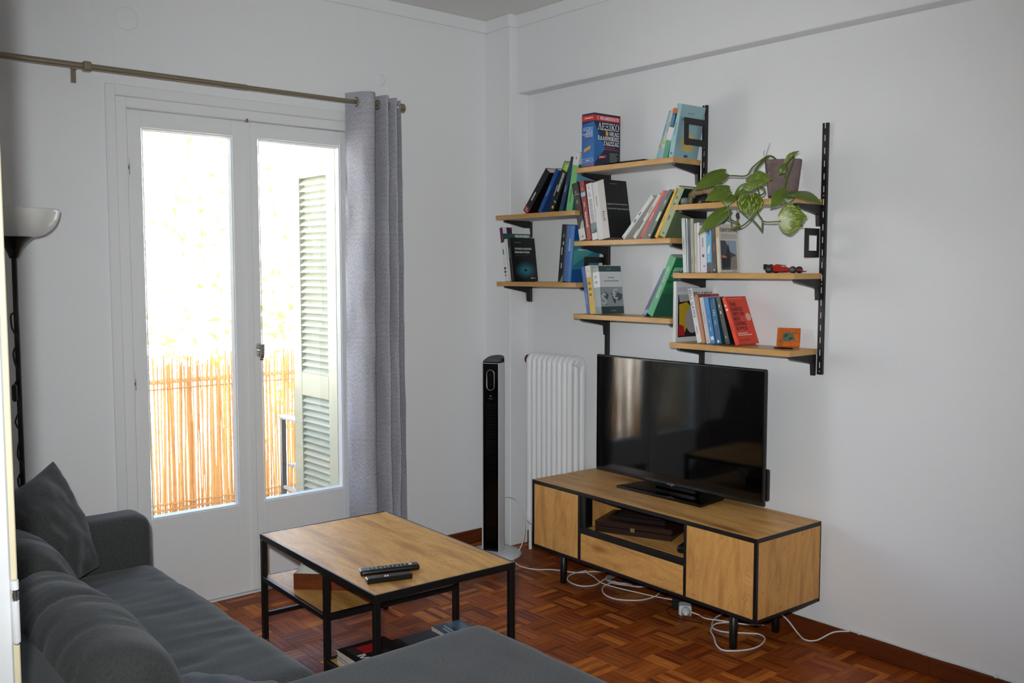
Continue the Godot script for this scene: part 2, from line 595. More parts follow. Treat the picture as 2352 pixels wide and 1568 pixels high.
func build_shell():
	var st := begin()
	# window wall with the opening of the balcony door
	bx(st, Vector3(-0.22, -0.05, 2.092), Vector3(0, CEIL, HALL_Z + 0.2), 0.001)
	bx(st, Vector3(-0.22, -0.05, -0.2), Vector3(0, CEIL, 0.935), 0.001)
	bx(st, Vector3(-0.22, 2.221, 0.935), Vector3(0, CEIL, 2.092), 0.001)
	var w := done("wall_left", st, M.wall, self)
	w.set_meta("kind", "structure")
	st = begin()
	bx(st, Vector3(0.0, -0.05, -0.2), Vector3(ROOM_X + 0.2, CEIL, 0), 0.001)
	w = done("wall_right", st, M.wall, self)
	w.set_meta("kind", "structure")
	# wall behind the sofa, ends at the doorway the camera looks through
	st = begin()
	bx(st, Vector3(0.0, -0.05, Z_SOFA_WALL), Vector3(2.36, CEIL, Z_SOFA_WALL + 0.13), 0.001)
	bx(st, Vector3(2.36, 2.3, Z_SOFA_WALL), Vector3(ROOM_X, CEIL, Z_SOFA_WALL + 0.13), 0.001)
	bx(st, Vector3(4.72, -0.05, Z_SOFA_WALL), Vector3(ROOM_X, 2.3, Z_SOFA_WALL + 0.13), 0.001)
	w = done("wall_back", st, M.wall, self)
	w.set_meta("kind", "structure")
	st = begin()
	bx(st, Vector3(ROOM_X, -0.05, 0), Vector3(ROOM_X + 0.2, CEIL, HALL_Z), 0.001)
	w = done("wall_far", st, M.wall, self)
	w.set_meta("kind", "structure")
	st = begin()
	bx(st, Vector3(0, -0.05, HALL_Z), Vector3(ROOM_X + 0.2, CEIL, HALL_Z + 0.2), 0.001)
	w = done("wall_hall", st, M.wall, self)
	w.set_meta("kind", "structure")
	st = begin()
	bx(st, Vector3(-0.22, CEIL, -0.2), Vector3(ROOM_X + 0.2, CEIL + 0.2, HALL_Z + 0.2), 0.001)
	w = done("ceiling", st, M.ceiling, self)
	w.set_meta("kind", "structure")
	# corner pillar and the beam over the shelf wall
	st = begin()
	bx(st, Vector3(0, 0, 0), Vector3(0.203, CEIL, 0.132), 0.004)
	w = done("trim_1", st, M.wall, self)
	w.set_meta("kind", "structure")
	st = begin()
	bx(st, Vector3(0.203, 2.437, 0), Vector3(ROOM_X, CEIL, 0.085), 0.004)
	w = done("trim_2", st, M.wall, self)
	w.set_meta("kind", "structure")
	# shallow cornice under the ceiling
	st = begin()
	bx(st, Vector3(0, CEIL - 0.065, 0.132), Vector3(0.012, CEIL, Z_SOFA_WALL), 0.003)
	bx(st, Vector3(0, CEIL - 0.065, 0.132), Vector3(0.203, CEIL, 0.144), 0.003)
	bx(st, Vector3(0.203, CEIL - 0.065, 0.085), Vector3(0.215, CEIL, 0.144), 0.003)
	bx(st, Vector3(0.215, CEIL - 0.065, 0.085), Vector3(ROOM_X, CEIL, 0.097), 0.003)
	w = done("trim_3", st, M.wall, self)
	w.set_meta("kind", "structure")
	# doorway lining at the left edge of the view: white jamb, cream rebate, hinge
	var d := setting("door_2")
	box_obj("jamb", Vector3(2.36, 0, 3.046), Vector3(2.402, 2.3, 3.20), M.paint, d, 0.003)
	box_obj("rebate", Vector3(2.36, 0, 3.034), Vector3(2.392, 2.3, 3.046), M.cream, d, 0.002)
	st = begin()
	tube(st, [Vector3(2.404, 0.895, 3.0415), Vector3(2.404, 0.963, 3.0415)], 0.0062, 12)
	lathe(st, [Vector2(0, -0.006), Vector2(0.004, -0.004), Vector2(0.0062, 0.0)], 12, Vector3(2.404, 0.895, 3.0415))
	var hg := done("hinge", st, M.paint, d)
	st = begin()
	tube(st, [Vector3(2.404, 0.963, 3.0415), Vector3(2.404, 0.982, 3.0415)], 0.0045, 12)
	bx(st, Vector3(2.402, 0.966, 3.036), Vector3(2.4075, 0.978, 3.046), 0.001)
	done("hinge_pin", st, M.silver, hg)
	st = begin()
	tube(st, [Vector3(2.404, 0.982, 3.0415), Vector3(2.404, 0.997, 3.0415)], 0.0062, 12)
	done("hinge_cap", st, M.paint, hg)
	# skirting boards: pieces with butt joints
	skirting("baseboard_right", true, 0.205, 5.3)
	skirting("baseboard_left", false, 0.14, 0.93)

func skirting(called: String, along_x: bool, a: float, b: float):
	var s := setting(called)
	var p := a
	var k := 0
	while p < b - 0.01:
		var e: float = min(b, p + [0.62, 0.55, 0.48][k % 3])
		var st := begin()
		if along_x:
			bx(st, Vector3(p + 0.0006, 0.0, 0.0), Vector3(e - 0.0006, 0.07, 0.013), 0.003)
		else:
			bx(st, Vector3(0.0, 0.0, p + 0.0006), Vector3(0.013, 0.07, e - 0.0006), 0.003)
		done("board", st, M.skirting, s)
		p = e
		k += 1

# finger parquet: squares of five slats, turned by a quarter from square to square
func build_floor():
	var f := setting("floor")
	var st := begin()
	bx(st, Vector3(-0.05, -0.2, -0.05), Vector3(ROOM_X + 0.1, -0.0125, HALL_Z + 0.1), 0.0)
	done("slab", st, M.subfloor, f)
	var sq := 0.14
	var nsl := 5
	var sw := sq / nsl
	# one slat mesh, long side along x, with texture coordinates along the grain
	var slats := []
	for v in 3:
		slats.append(slat_mesh(sq - 0.0006, sw - 0.0006, v))
	var list := []
	var r := RandomNumberGenerator.new()
	r.seed = 99
	var cam_t := Transform3D(Basis.looking_at(Vector3(-cos(atan(1834.0 / 2171.0)), -tan(atan(162.0 / 2171.0)), -sin(atan(1834.0 / 2171.0)))), EYE).affine_inverse()
	var nx := int(ROOM_X / sq) + 1
	var nzq := int(HALL_Z / sq) + 1
	for ix in nx:
		for iz in nzq:
			var turned := (ix + iz) % 2 == 1
			var tone := r.randi() % 8
			for k in nsl:
				var off := (k + 0.5) * sw - sq * 0.5
				var c := Vector3((ix + 0.5) * sq, -0.006 + r.randf_range(-0.0003, 0.0003), (iz + 0.5) * sq)
				var b := Basis.IDENTITY
				if turned:
					c.x += off
					b = Basis(Vector3.UP, PI * 0.5)
				else:
					c.z += off
				var mt: int = tone if r.randf() < 0.35 else r.randi() % 8
				var vi := r.randi() % 3
				var q := cam_t * c
				var seen: bool = q.z < -0.3 and abs(q.x / -q.z) < 0.545 and abs(q.y / -q.z) < 0.363
				seen = seen and not (c.z > 2.2) and not (c.x > 1.85 and c.z > 1.66 and c.x < 2.8) and not (c.z < 0.12 and c.x > 0.7 and c.x < 2.0)
				# hidden behind the sofa's edge as seen from the camera
				list.append([q.length() if seen else 1000.0 + q.length(), Transform3D(b, c), mt, vi])
	list.sort_custom(func(a, b): return a[0] < b[0])
	var rest := []
	for k in 8:
		rest.append(begin())
	var cnt := 0
	for e in list:
		if cnt < 300 and e[0] < 900.0:
			var o := mi("slat", slats[e[3]], M.parquet[e[2]], f)
			o.transform = e[1]
			cnt += 1
		else:
			rest[e[2]].append_from(slats[e[3]], 0, e[1])
	var am := ArrayMesh.new()
	for k in 8:
		rest[k].commit(am)
		am.surface_set_material(k, M.parquet[k])
	var s := mi("slat_field", am, null, f)
	s.set_meta("kind", "stuff")

func slat_mesh(l: float, w: float, v: int) -> ArrayMesh:
	var st := begin()
	st.set_smooth_group(-1)
	var hl := l * 0.5
	var hw := w * 0.5
	var t := 0.006
	var bv := 0.0008
	var lo := [Vector3(-hl, t - bv, -hw), Vector3(-hl, t - bv, hw), Vector3(hl, t - bv, hw), Vector3(hl, t - bv, -hw)]
	var hi := [Vector3(-hl + bv, t, -hw + bv), Vector3(-hl + bv, t, hw - bv), Vector3(hl - bv, t, hw - bv), Vector3(hl - bv, t, -hw + bv)]
	var dn := []
	for p in lo:
		dn.append(Vector3(p.x, -t, p.z))
	var uvq := func(a: Vector3, b: Vector3, c: Vector3, d: Vector3):
		for p in [a, c, b, a, d, c]:
			st.set_uv(Vector2(p.x / l * 0.45 + 0.31 * v, (p.z / w * 0.11) + 0.29 * v + p.y * 0.5))
			st.add_vertex(p)
	uvq.call(hi[0], hi[1], hi[2], hi[3])
	for k in 4:
		var j := (k + 1) % 4
		uvq.call(lo[k], lo[j], hi[j], hi[k])
		uvq.call(dn[k], dn[j], lo[j], lo[k])
	st.generate_normals()
	return st.commit()

# ---------------------------------------------------------------- balcony door
func build_balcony_door():
	var d := setting("door_1")
	# casing (outer, proud of the wall) and fixed frame
	var st := begin()
	bx(st, Vector3(-0.002, 0, 2.092), Vector3(0.014, 2.267, 2.133), 0.003)
	bx(st, Vector3(-0.002, 0, 0.894), Vector3(0.014, 2.267, 0.935), 0.003)
	bx(st, Vector3(-0.002, 2.221, 0.935), Vector3(0.014, 2.267, 2.092), 0.003)
	done("casing", st, M.paint_old, d)
	st = begin()
	bx(st, Vector3(-0.12, 0, 2.046), Vector3(0.004, 2.221, 2.0925), 0.003)
	bx(st, Vector3(-0.12, 0, 0.9345), Vector3(0.004, 2.221, 0.978), 0.003)
	bx(st, Vector3(-0.12, 2.177, 0.978), Vector3(0.004, 2.2215, 2.046), 0.003)
	bx(st, Vector3(-0.16, -0.012, 0.9345), Vector3(-0.0, 0.004, 2.0925), 0.001)
	done("fixed_frame", st, M.paint_old, d)
	# leaves: z from, z to, glass z from, to
	for L in [[1.5225, 2.043, 1.584, 1.983, true], [0.981, 1.5195, 1.036, 1.459, false]]:
		var x0 := -0.058
		var x1 := -0.012
		st = begin()
		var y0 := 0.008
		var y1 := 2.174
		var gy0 := 0.423
		var gy1 := 2.103
		bx(st, Vector3(x0, y0, L[0]), Vector3(x1, y1, L[2]), 0.003)
		bx(st, Vector3(x0, y0, L[3]), Vector3(x1, y1, L[1]), 0.003)
		bx(st, Vector3(x0, gy1, L[2] - 0.002), Vector3(x1, y1, L[3] + 0.002), 0.003)
		bx(st, Vector3(x0, y0, L[2] - 0.002), Vector3(x1, gy0, L[3] + 0.002), 0.003)
		var leaf := done("leaf", st, M.paint_old, d)
		# glazing beads, sloping down to the pane
		st = begin()
		bead(st, L[2], L[3], gy0, gy1)
		done("glazing_bead", st, M.paint, leaf)
		st = begin()
		bx(st, Vector3(-0.038, gy0 + 0.002, L[2] + 0.002), Vector3(-0.034, gy1 - 0.002, L[3] - 0.002), 0.0)
		done("pane", st, M.glass, leaf)
		# hinges on the outer stile
		var hz: float = (L[1] + 0.002) if L[4] else (L[0] - 0.002)
		for hy in [1.93, 1.02, 0.25]:
			st = begin()
			tube(st, [Vector3(-0.006, hy - 0.045, hz), Vector3(-0.006, hy + 0.045, hz)], 0.0055, 10)
			var hg := done("hinge", st, M.paint, leaf)
			st = begin()
			tube(st, [Vector3(-0.006, hy - 0.006, hz), Vector3(-0.006, hy + 0.008, hz)], 0.0062, 10)
			bx(st, Vector3(-0.009, hy - 0.028, hz - 0.009), Vector3(-0.0085, hy + 0.02, hz + 0.012), 0.0)
			done("hinge_pin", st, M.nickel, hg)
		if not L[4]:
			# overlapping meeting strip and the handle
			st = begin()
			bx(st, Vector3(-0.012, 0.01, 1.4985), Vector3(-0.004, 2.172, 1.5305), 0.003)
			done("meeting_strip", st, M.paint_old, leaf)
			st = begin()
			var c := Vector3(-0.0035, 1.135, 1.4775)
			var pl := PackedVector2Array()
			for k in 20:
				var a := TAU * k / 20.0
				pl.append(Vector2(cos(a) * 0.0135, sin(a) * 0.016 + (0.016 if sin(a) > 0 else -0.016)))
			prism(st, pl, c + Vector3(-0.008, 0, 0), Vector3(0, 0, 1), Vector3(0, 1, 0), Vector3(0.011, 0, 0))
			var hd := done("handle_plate", st, M.silver, leaf)
			st = begin()
			tube(st, [c + Vector3(0, 0.0, 0), c + Vector3(0.03, 0.0, 0)], 0.006, 12)
			var pts := []
			for k in 9:
				var t := k / 8.0
				pts.append(c + Vector3(0.030 + 0.008 * sin(t * PI), 0.028 - 0.072 * t, -0.004 + 0.006 * t))
			for k in 8:
				var p: Vector3 = (pts[k] + pts[k + 1]) * 0.5
				var dr: Vector3 = (pts[k + 1] - pts[k]).normalized()
				cbox(st, p, Vector3(0.009, (pts[k + 1] - pts[k]).length() + 0.001, 0.017), 0.002, Basis(dr.cross(Vector3.BACK).normalized() * -1.0, -dr, Vector3.BACK))
			done("handle", st, M.silver, hd)
			st = begin()
			for sy in [0.021, -0.021]:
				tube(st, [c + Vector3(0.002, sy, 0), c + Vector3(0.0042, sy, 0)], 0.0032, 10)
			done("screw", st, M.nickel, hd)
			# bolt stop on the top of the frame
			st = begin()
			bx(st, Vector3(-0.004, 2.168, 1.512), Vector3(0.008, 2.184, 1.522), 0.001)
			done("bolt", st, M.nickel, leaf)

func bead(st: SurfaceTool, z0: float, z1: float, y0: float, y1: float):
	st.set_smooth_group(-1)
	var xo := -0.0125
	var xi := -0.033
	var w := 0.012
	var O := [Vector3(xo, y0, z0), Vector3(xo, y0, z1), Vector3(xo, y1, z1), Vector3(xo, y1, z0)]
	var I := [Vector3(xi, y0 + w, z0 + w), Vector3(xi, y0 + w, z1 - w), Vector3(xi, y1 - w, z1 - w), Vector3(xi, y1 - w, z0 + w)]
	for k in 4:
		var j := (k + 1) % 4
		# stepped: flat lip then slope
		var a: Vector3 = O[k].lerp(I[k], 0.45)
		var b: Vector3 = O[j].lerp(I[j], 0.45)
		a.x = xo
		b.x = xo
		oquad(st, Vector3(-1, 1.2, (z0 + z1) * 0.5), O[k], O[j], b, a)
		oquad(st, Vector3(-1, 1.2, (z0 + z1) * 0.5), a, b, I[j], I[k])

# ---------------------------------------------------------------- balcony and what lies beyond
func build_outside():
	var st := begin()
	bx(st, Vector3(-1.42, -0.25, -2.5), Vector3(-0.22, -0.03, 5.2), 0.005)
	var b := done("floor_balcony", st, M.concrete, self)
	b.set_meta("kind", "structure")
	# reed screen along the railing
	var rs := thing("reed_screen", "screen of upright reeds tied with cane along the balcony railing", "reed screen", Vector3(-1.2, 0, 0))
	var r := RandomNumberGenerator.new()
	r.seed = 5
	var z := 0.30
	var meshes := []
	for k in 6:
		st = begin()
		var rad := 0.0044 + 0.0004 * k
		var pts := []
		for j in 4:
			pts.append(Vector3(r.randf_range(-0.003, 0.003), lerp(-0.0, 1.0, j / 3.0), r.randf_range(-0.004, 0.004)))
		tube(st, pts, [rad * 1.15, rad * 1.05, rad, rad * 0.8], 6)
		st.generate_normals()
		meshes.append(st.commit())
	var cnt := 0
	while z < 3.25 and cnt < 295:
		var o := mi("reed", meshes[r.randi() % 6], M.reed[r.randi() % 4], rs)
		o.position = Vector3(r.randf_range(-0.005, 0.005), 0.02, z)
		o.scale = Vector3(1, r.randf_range(0.93, 1.02), 1)
		o.rotation = Vector3(r.randf_range(-0.022, 0.022), r.randf() * TAU, r.randf_range(-0.01, 0.01))
		z += r.randf_range(0.0084, 0.0118)
		cnt += 1
	for cy in [0.15, 0.185, 0.84, 0.875]:
		for sx in [-0.011, 0.011]:
			st = begin()
			var pts := []
			for k in 9:
				pts.append(Vector3(sx, cy + r.randf_range(-0.004, 0.004), lerp(0.28, 3.2, k / 8.0)))
			tube(st, pts, 0.0045, 6)
			done("binding_cane", st, M.reed[2], rs)
	# steel railing that carries the screen
	var rl := thing("balcony_railing", "thin metal balcony railing behind the reed screen", "railing", Vector3(-1.3, 0, 0))
	st = begin()
	bx(st, Vector3(-0.02, 0.86, -2.4), Vector3(0.02, 0.885, 5.1), 0.004)
	bx(st, Vector3(-0.015, 0.06, -2.4), Vector3(0.015, 0.08, 5.1), 0.003)
	done("rail", st, M.concrete, rl)
	for k in 7:
		box_obj("post", Vector3(-0.015, -0.03, -2.3 + k * 1.2), Vector3(0.015, 0.86, -2.27 + k * 1.2), M.concrete, rl, 0.002)
	# shutters, folded out square to the wall
	shutter(Vector3(-0.16, 0.03, 0.962), "pale green louvred wooden shutter standing open outside the balcony door, beside the garden chair", 0.0)
	shutter(Vector3(-0.16, 0.03, 2.10), "pale green louvred wooden shutter standing open outside, on the lamp side of the balcony door", 0.12)
	# garden chair half hidden behind the shutter
	var ch := thing("garden_chair", "black metal garden chair with pale armrests on the balcony", "chair", Vector3(-0.695, -0.03, 0.648), PI)
	for sz in [-0.26, 0.26]:
		box_obj("leg", Vector3(-0.25, 0, sz - 0.014), Vector3(-0.215, 0.68, sz + 0.014), M.black_metal, ch, 0.003)
		box_obj("leg", Vector3(0.21, 0, sz - 0.014), Vector3(0.24, 0.68, sz + 0.014), M.black_metal, ch, 0.003)
		box_obj("armrest", Vector3(-0.28, 0.68, sz - 0.028), Vector3(0.25, 0.70, sz + 0.028), M.concrete, ch, 0.006)
		box_obj("side_rail", Vector3(-0.25, 0.27, sz - 0.011), Vector3(0.24, 0.29, sz + 0.011), M.concrete, ch, 0.003)
		box_obj("side_bar", Vector3(-0.02, 0.29, sz - 0.008), Vector3(0.0, 0.68, sz + 0.008), M.black_metal, ch, 0.003)
	for k in 6:
		box_obj("seat_slat", Vector3(-0.24 + k * 0.078, 0.40, -0.245), Vector3(-0.18 + k * 0.078, 0.418, 0.245), M.concrete, ch, 0.003)
	for k in 6:
		box_obj("back_slat", Vector3(-0.262 - 0.008 * k, 0.47 + k * 0.075, -0.245), Vector3(-0.245 - 0.008 * k, 0.52 + k * 0.075, 0.245), M.concrete, ch, 0.003)
	# house opposite: pale wall with a ledge, hedge tops and a tree in full sun
	var h := thing("neighbour_house", "sunlit cream house wall with a ledge across the street", "building", Vector3(-9.0, -6.0, 0))
	box_obj("wall", Vector3(-4.0, 0, -14), Vector3(0, 6.66, 16), M.facade, h, 0.01)
	box_obj("ledge", Vector3(-0.02, 6.66, -14), Vector3(0.18, 6.75, 16), cm("b5895a", 0.8), h, 0.02)
	box_obj("upper_wall", Vector3(-5.0, 6.66, -14), Vector3(-1.2, 10.2, 16), M.facade, h, 0.01)
	st = begin()
	bx(st, Vector3(-40, -6.4, -40), Vector3(-0.23, -6.0, 40), 0.0)
	var g := done("floor_street", st, M.concrete, self)
	g.set_meta("kind", "structure")
	tree(Vector3(-6.4, -6.0, -1.42), 10.2, 3, "leafy street tree in bright sun beyond the reed screen")
	# the slab of the balcony above
	st = begin()
	bx(st, Vector3(-1.35, 2.95, -2.5), Vector3(-0.22, 3.10, 5.2), 0.005)
	var sl := done("ceiling_balcony", st, M.concrete, self)
	sl.set_meta("kind", "structure")
	# own facade, so that the light from outside comes only through the door
	st = begin()
	bx(st, Vector3(-0.24, -6.0, -6.0), Vector3(-0.221, 6.0, -0.2), 0.0)
	bx(st, Vector3(-0.24, -6.0, 5.4), Vector3(-0.221, 6.0, 9.0), 0.0)
	var fa := done("wall_facade", st, M.facade, self)
	fa.set_meta("kind", "structure")

func shutter(at: Vector3, label: String, turn: float):
	var s := thing("shutter", label, "shutter", at, turn)
	var w := 0.47
	var H := 2.14
	var t := 0.038
	var st := begin()
	bx(st, Vector3(-0.09, 0, -t * 0.5), Vector3(0, H, t * 0.5), 0.003)
	bx(st, Vector3(-w, 0, -t * 0.5), Vector3(-w + 0.09, H, t * 0.5), 0.003)
	for y in [[0.0, 0.12], [0.80, 0.925], [H - 0.18, H]]:
		bx(st, Vector3(-w + 0.088, y[0], -t * 0.5), Vector3(-0.088, y[1], t * 0.5), 0.003)
	done("frame", st, M.shutter, s)
	st = begin()
	cbox(st, Vector3.ZERO, Vector3(w - 0.17, 0.046, 0.007), 0.002, Basis(Vector3.RIGHT, -0.72))
	st.generate_normals()
	var m := st.commit()
	for r in [[0.12, 0.80, 19], [0.925, H - 0.18, 29]]:
		for k in r[2]:
			var o := mi("louvre", m, M.shutter, s)
			o.position = Vector3(-w * 0.5, lerp(r[0], r[1], (k + 0.5) / r[2]), 0)

func tree(at: Vector3, h: float, sd: int, label: String):
	var t := thing("street_tree", label, "tree", at)
	var st := begin()
	var r := RandomNumberGenerator.new()
	r.seed = sd
	tube(st, smooth_path([Vector3(0, 0, 0), Vector3(0.1, h * 0.4, 0.05), Vector3(0, h * 0.8, -0.1)], 5), 0.12, 8)
	var tips := []
	for k in 26:
		var a := r.randf() * TAU
		var s := Vector3(0, h * r.randf_range(0.5, 0.82), 0)
		var e := s + Vector3(cos(a) * r.randf_range(0.5, 1.7), r.randf_range(0.1, 1.5), sin(a) * r.randf_range(0.5, 1.7))
		tube(st, smooth_path([s, (s + e) * 0.5 + Vector3(0, 0.15, 0), e], 4), [0.03, 0.027, 0.024, 0.021, 0.018, 0.015, 0.012, 0.009, 0.006], 5)
		tips.append(e)
	done("trunk", st, cm("a8977c", 0.9), t)
	st = begin()
	st.set_smooth_group(-1)
	for e in tips:
		for k in 42:
			var c: Vector3 = e + Vector3(r.randfn(0, 0.28), r.randfn(0, 0.2), r.randfn(0, 0.28))
			var b := Basis(Vector3(r.randf_range(-1, 1), r.randf_range(-1, 1), r.randf_range(-1, 1)).normalized(), r.randf() * TAU)
			var l := 0.07
			var w := 0.032
			quad(st, c + b * Vector3(-l, 0, 0), c + b * Vector3(0, 0.01, w), c + b * Vector3(l, 0, 0), c + b * Vector3(0, 0.01, -w))
	var lm := std(Color(0.40, 0.43, 0.20), 0.7)
	lm.backlight_enabled = true
	lm.backlight = Color(0.25, 0.3, 0.08)
	lm.cull_mode = BaseMaterial3D.CULL_DISABLED
	var lf := done("foliage", st, lm, t)
	lf.set_meta("kind", "stuff")

# ---------------------------------------------------------------- sofa and its cushions
func cloth_move(sd: int, amp: float, crease: float, dir: Vector3, belly := 0.0, half := Vector3.ONE) -> Callable:
	var n := FastNoiseLite.new()
	n.seed = sd
	n.frequency = 2.2
	n.fractal_octaves = 3
	var n2 := FastNoiseLite.new()
	n2.seed = sd + 3
	n2.frequency = 1.0
	n2.fractal_octaves = 2
	var side := dir.cross(Vector3.UP).normalized()
	return func(p: Vector3, nn: Vector3) -> Vector3:
		var a := p.dot(dir)
		var b := p.dot(side)
		var d := n.get_noise_3dv(p) * amp
		# creases run across the length
		var c := n2.get_noise_3d(a * 16.0, p.y * 3.0, b * 2.4)
		d += -crease * maxf(0.0, c - 0.12)
		if belly != 0.0:
			var q := p / half
			d += belly * maxf(0.0, 1.0 - q.x * q.x) * maxf(0.0, 1.0 - q.z * q.z) * abs(nn.y)
			d += belly * maxf(0.0, 1.0 - q.x * q.x) * maxf(0.0, 1.0 - q.y * q.y) * abs(nn.z)
		return p + nn * d

func build_sofa():
	var s := thing("corner_sofa", "dark grey fabric corner sofa with a chaise, beside the balcony door", "sofa", Vector3(0, 0, 0))
	var st: SurfaceTool
	# frame under the seats
	st = soft_box(Vector3(1.46, 0.16, 0.72), 0.02, 4)
	var o := done("base", st, M.sofa, s)
	o.position = Vector3(1.24, 0.135, 2.60)
	st = soft_box(Vector3(0.92, 0.16, 1.24), 0.02, 4)
	o = done("chaise_base", st, M.sofa, s)
	o.position = Vector3(2.35, 0.135, 2.34)
	# armrest by the window
	st = soft_box(Vector3(0.19, 0.545, 0.80), 0.055, 8, cloth_move(4, 0.006, 0.0, Vector3.BACK))
	o = done("armrest", st, M.sofa, s)
	o.position = Vector3(0.515, 0.3325, 2.59)
	# backrest
	st = soft_box(Vector3(2.36, 0.57, 0.17), 0.05, 12, cloth_move(6, 0.005, 0.0, Vector3.RIGHT))
	o = done("backrest", st, M.sofa, s)
	o.position = Vector3(1.62, 0.345, 2.925)
	# seat and chaise cushions
	var sz := Vector3(1.29, 0.235, 0.66)
	st = soft_box(sz, 0.075, 56, cloth_move(12, 0.008, 0.014, Vector3.RIGHT, 0.012, sz * 0.5), 6)
	o = done("seat_cushion", st, M.sofa, s)
	o.position = Vector3(1.255, 0.322, 2.515)
	sz = Vector3(0.92, 0.25, 1.17)
	st = soft_box(sz, 0.06, 40, cloth_move(17, 0.006, 0.004, Vector3.BACK, 0.010, sz * 0.5), 6)
	o = done("chaise_cushion", st, M.sofa, s)
	o.position = Vector3(2.36, 0.338, 2.26)
	for p in [Vector3(0.5, 0, 2.25), Vector3(0.5, 0, 2.92), Vector3(1.95, 0, 1.80), Vector3(2.74, 0, 1.80), Vector3(2.74, 0, 2.92)]:
		st = begin()
		tube(st, [p, p + Vector3(0, 0.062, 0)], 0.02, 12)
		done("foot", st, M.black_plastic, s)
	# loose back cushions, leaning on the backrest
	var cs := [[Vector3(1.67, 0.556, 2.735), Vector3(0.82, 0.25, 0.20), 21, "big grey back cushion leaning on the sofa, nearer the chaise", 0.5, 0.0],
		[Vector3(1.005, 0.572, 2.735), Vector3(0.48, 0.27, 0.20), 29, "big grey back cushion between the corner pillow and the chaise cushion", 0.48, 0.0]]
	for c in cs:
		var h: Vector3 = c[1] * 0.5
		st = soft_box(c[1], 0.095, 34, cloth_move(c[2], 0.012, 0.026, Vector3.UP.cross(Vector3.BACK), 0.03, h), 6)
		var q := top("back_cushion", st, M.sofa, c[3], "cushion", "back cushions on the sofa")
		q.position = c[0]
		q.rotation = Vector3(c[4], c[5], 0)
	# pillow set diagonally in the corner by the armrest
	st = pillow(0.41, 0.16, 30, 5)
	var pw := top("throw_pillow", st, M.sofa, "square dark grey pillow standing in the sofa corner against the armrest", "pillow")
	var w := Vector3(0.72, 0, 0.69)
	var up := Vector3(-0.22, 0.94, 0.23).normalized()
	up = (up - w * up.dot(w)).normalized()
	pw.transform = Transform3D(Basis(w, w.cross(up).normalized() * -1.0, up).orthonormalized(), Vector3(0.755, 0.628, 2.595))
	pw.rotate_object_local(Vector3.UP, 0.10)
	# bluish pillow lying where the seat meets the chaise
	st = pillow(0.46, 0.15, 26, 9)
	pw = top("throw_pillow", st, M.cushion_blue, "bluish grey pillow lying flat on the chaise of the sofa", "pillow")
	pw.transform = Transform3D(Basis(Vector3.UP, 0.45), Vector3(2.16, 0.515, 2.64))

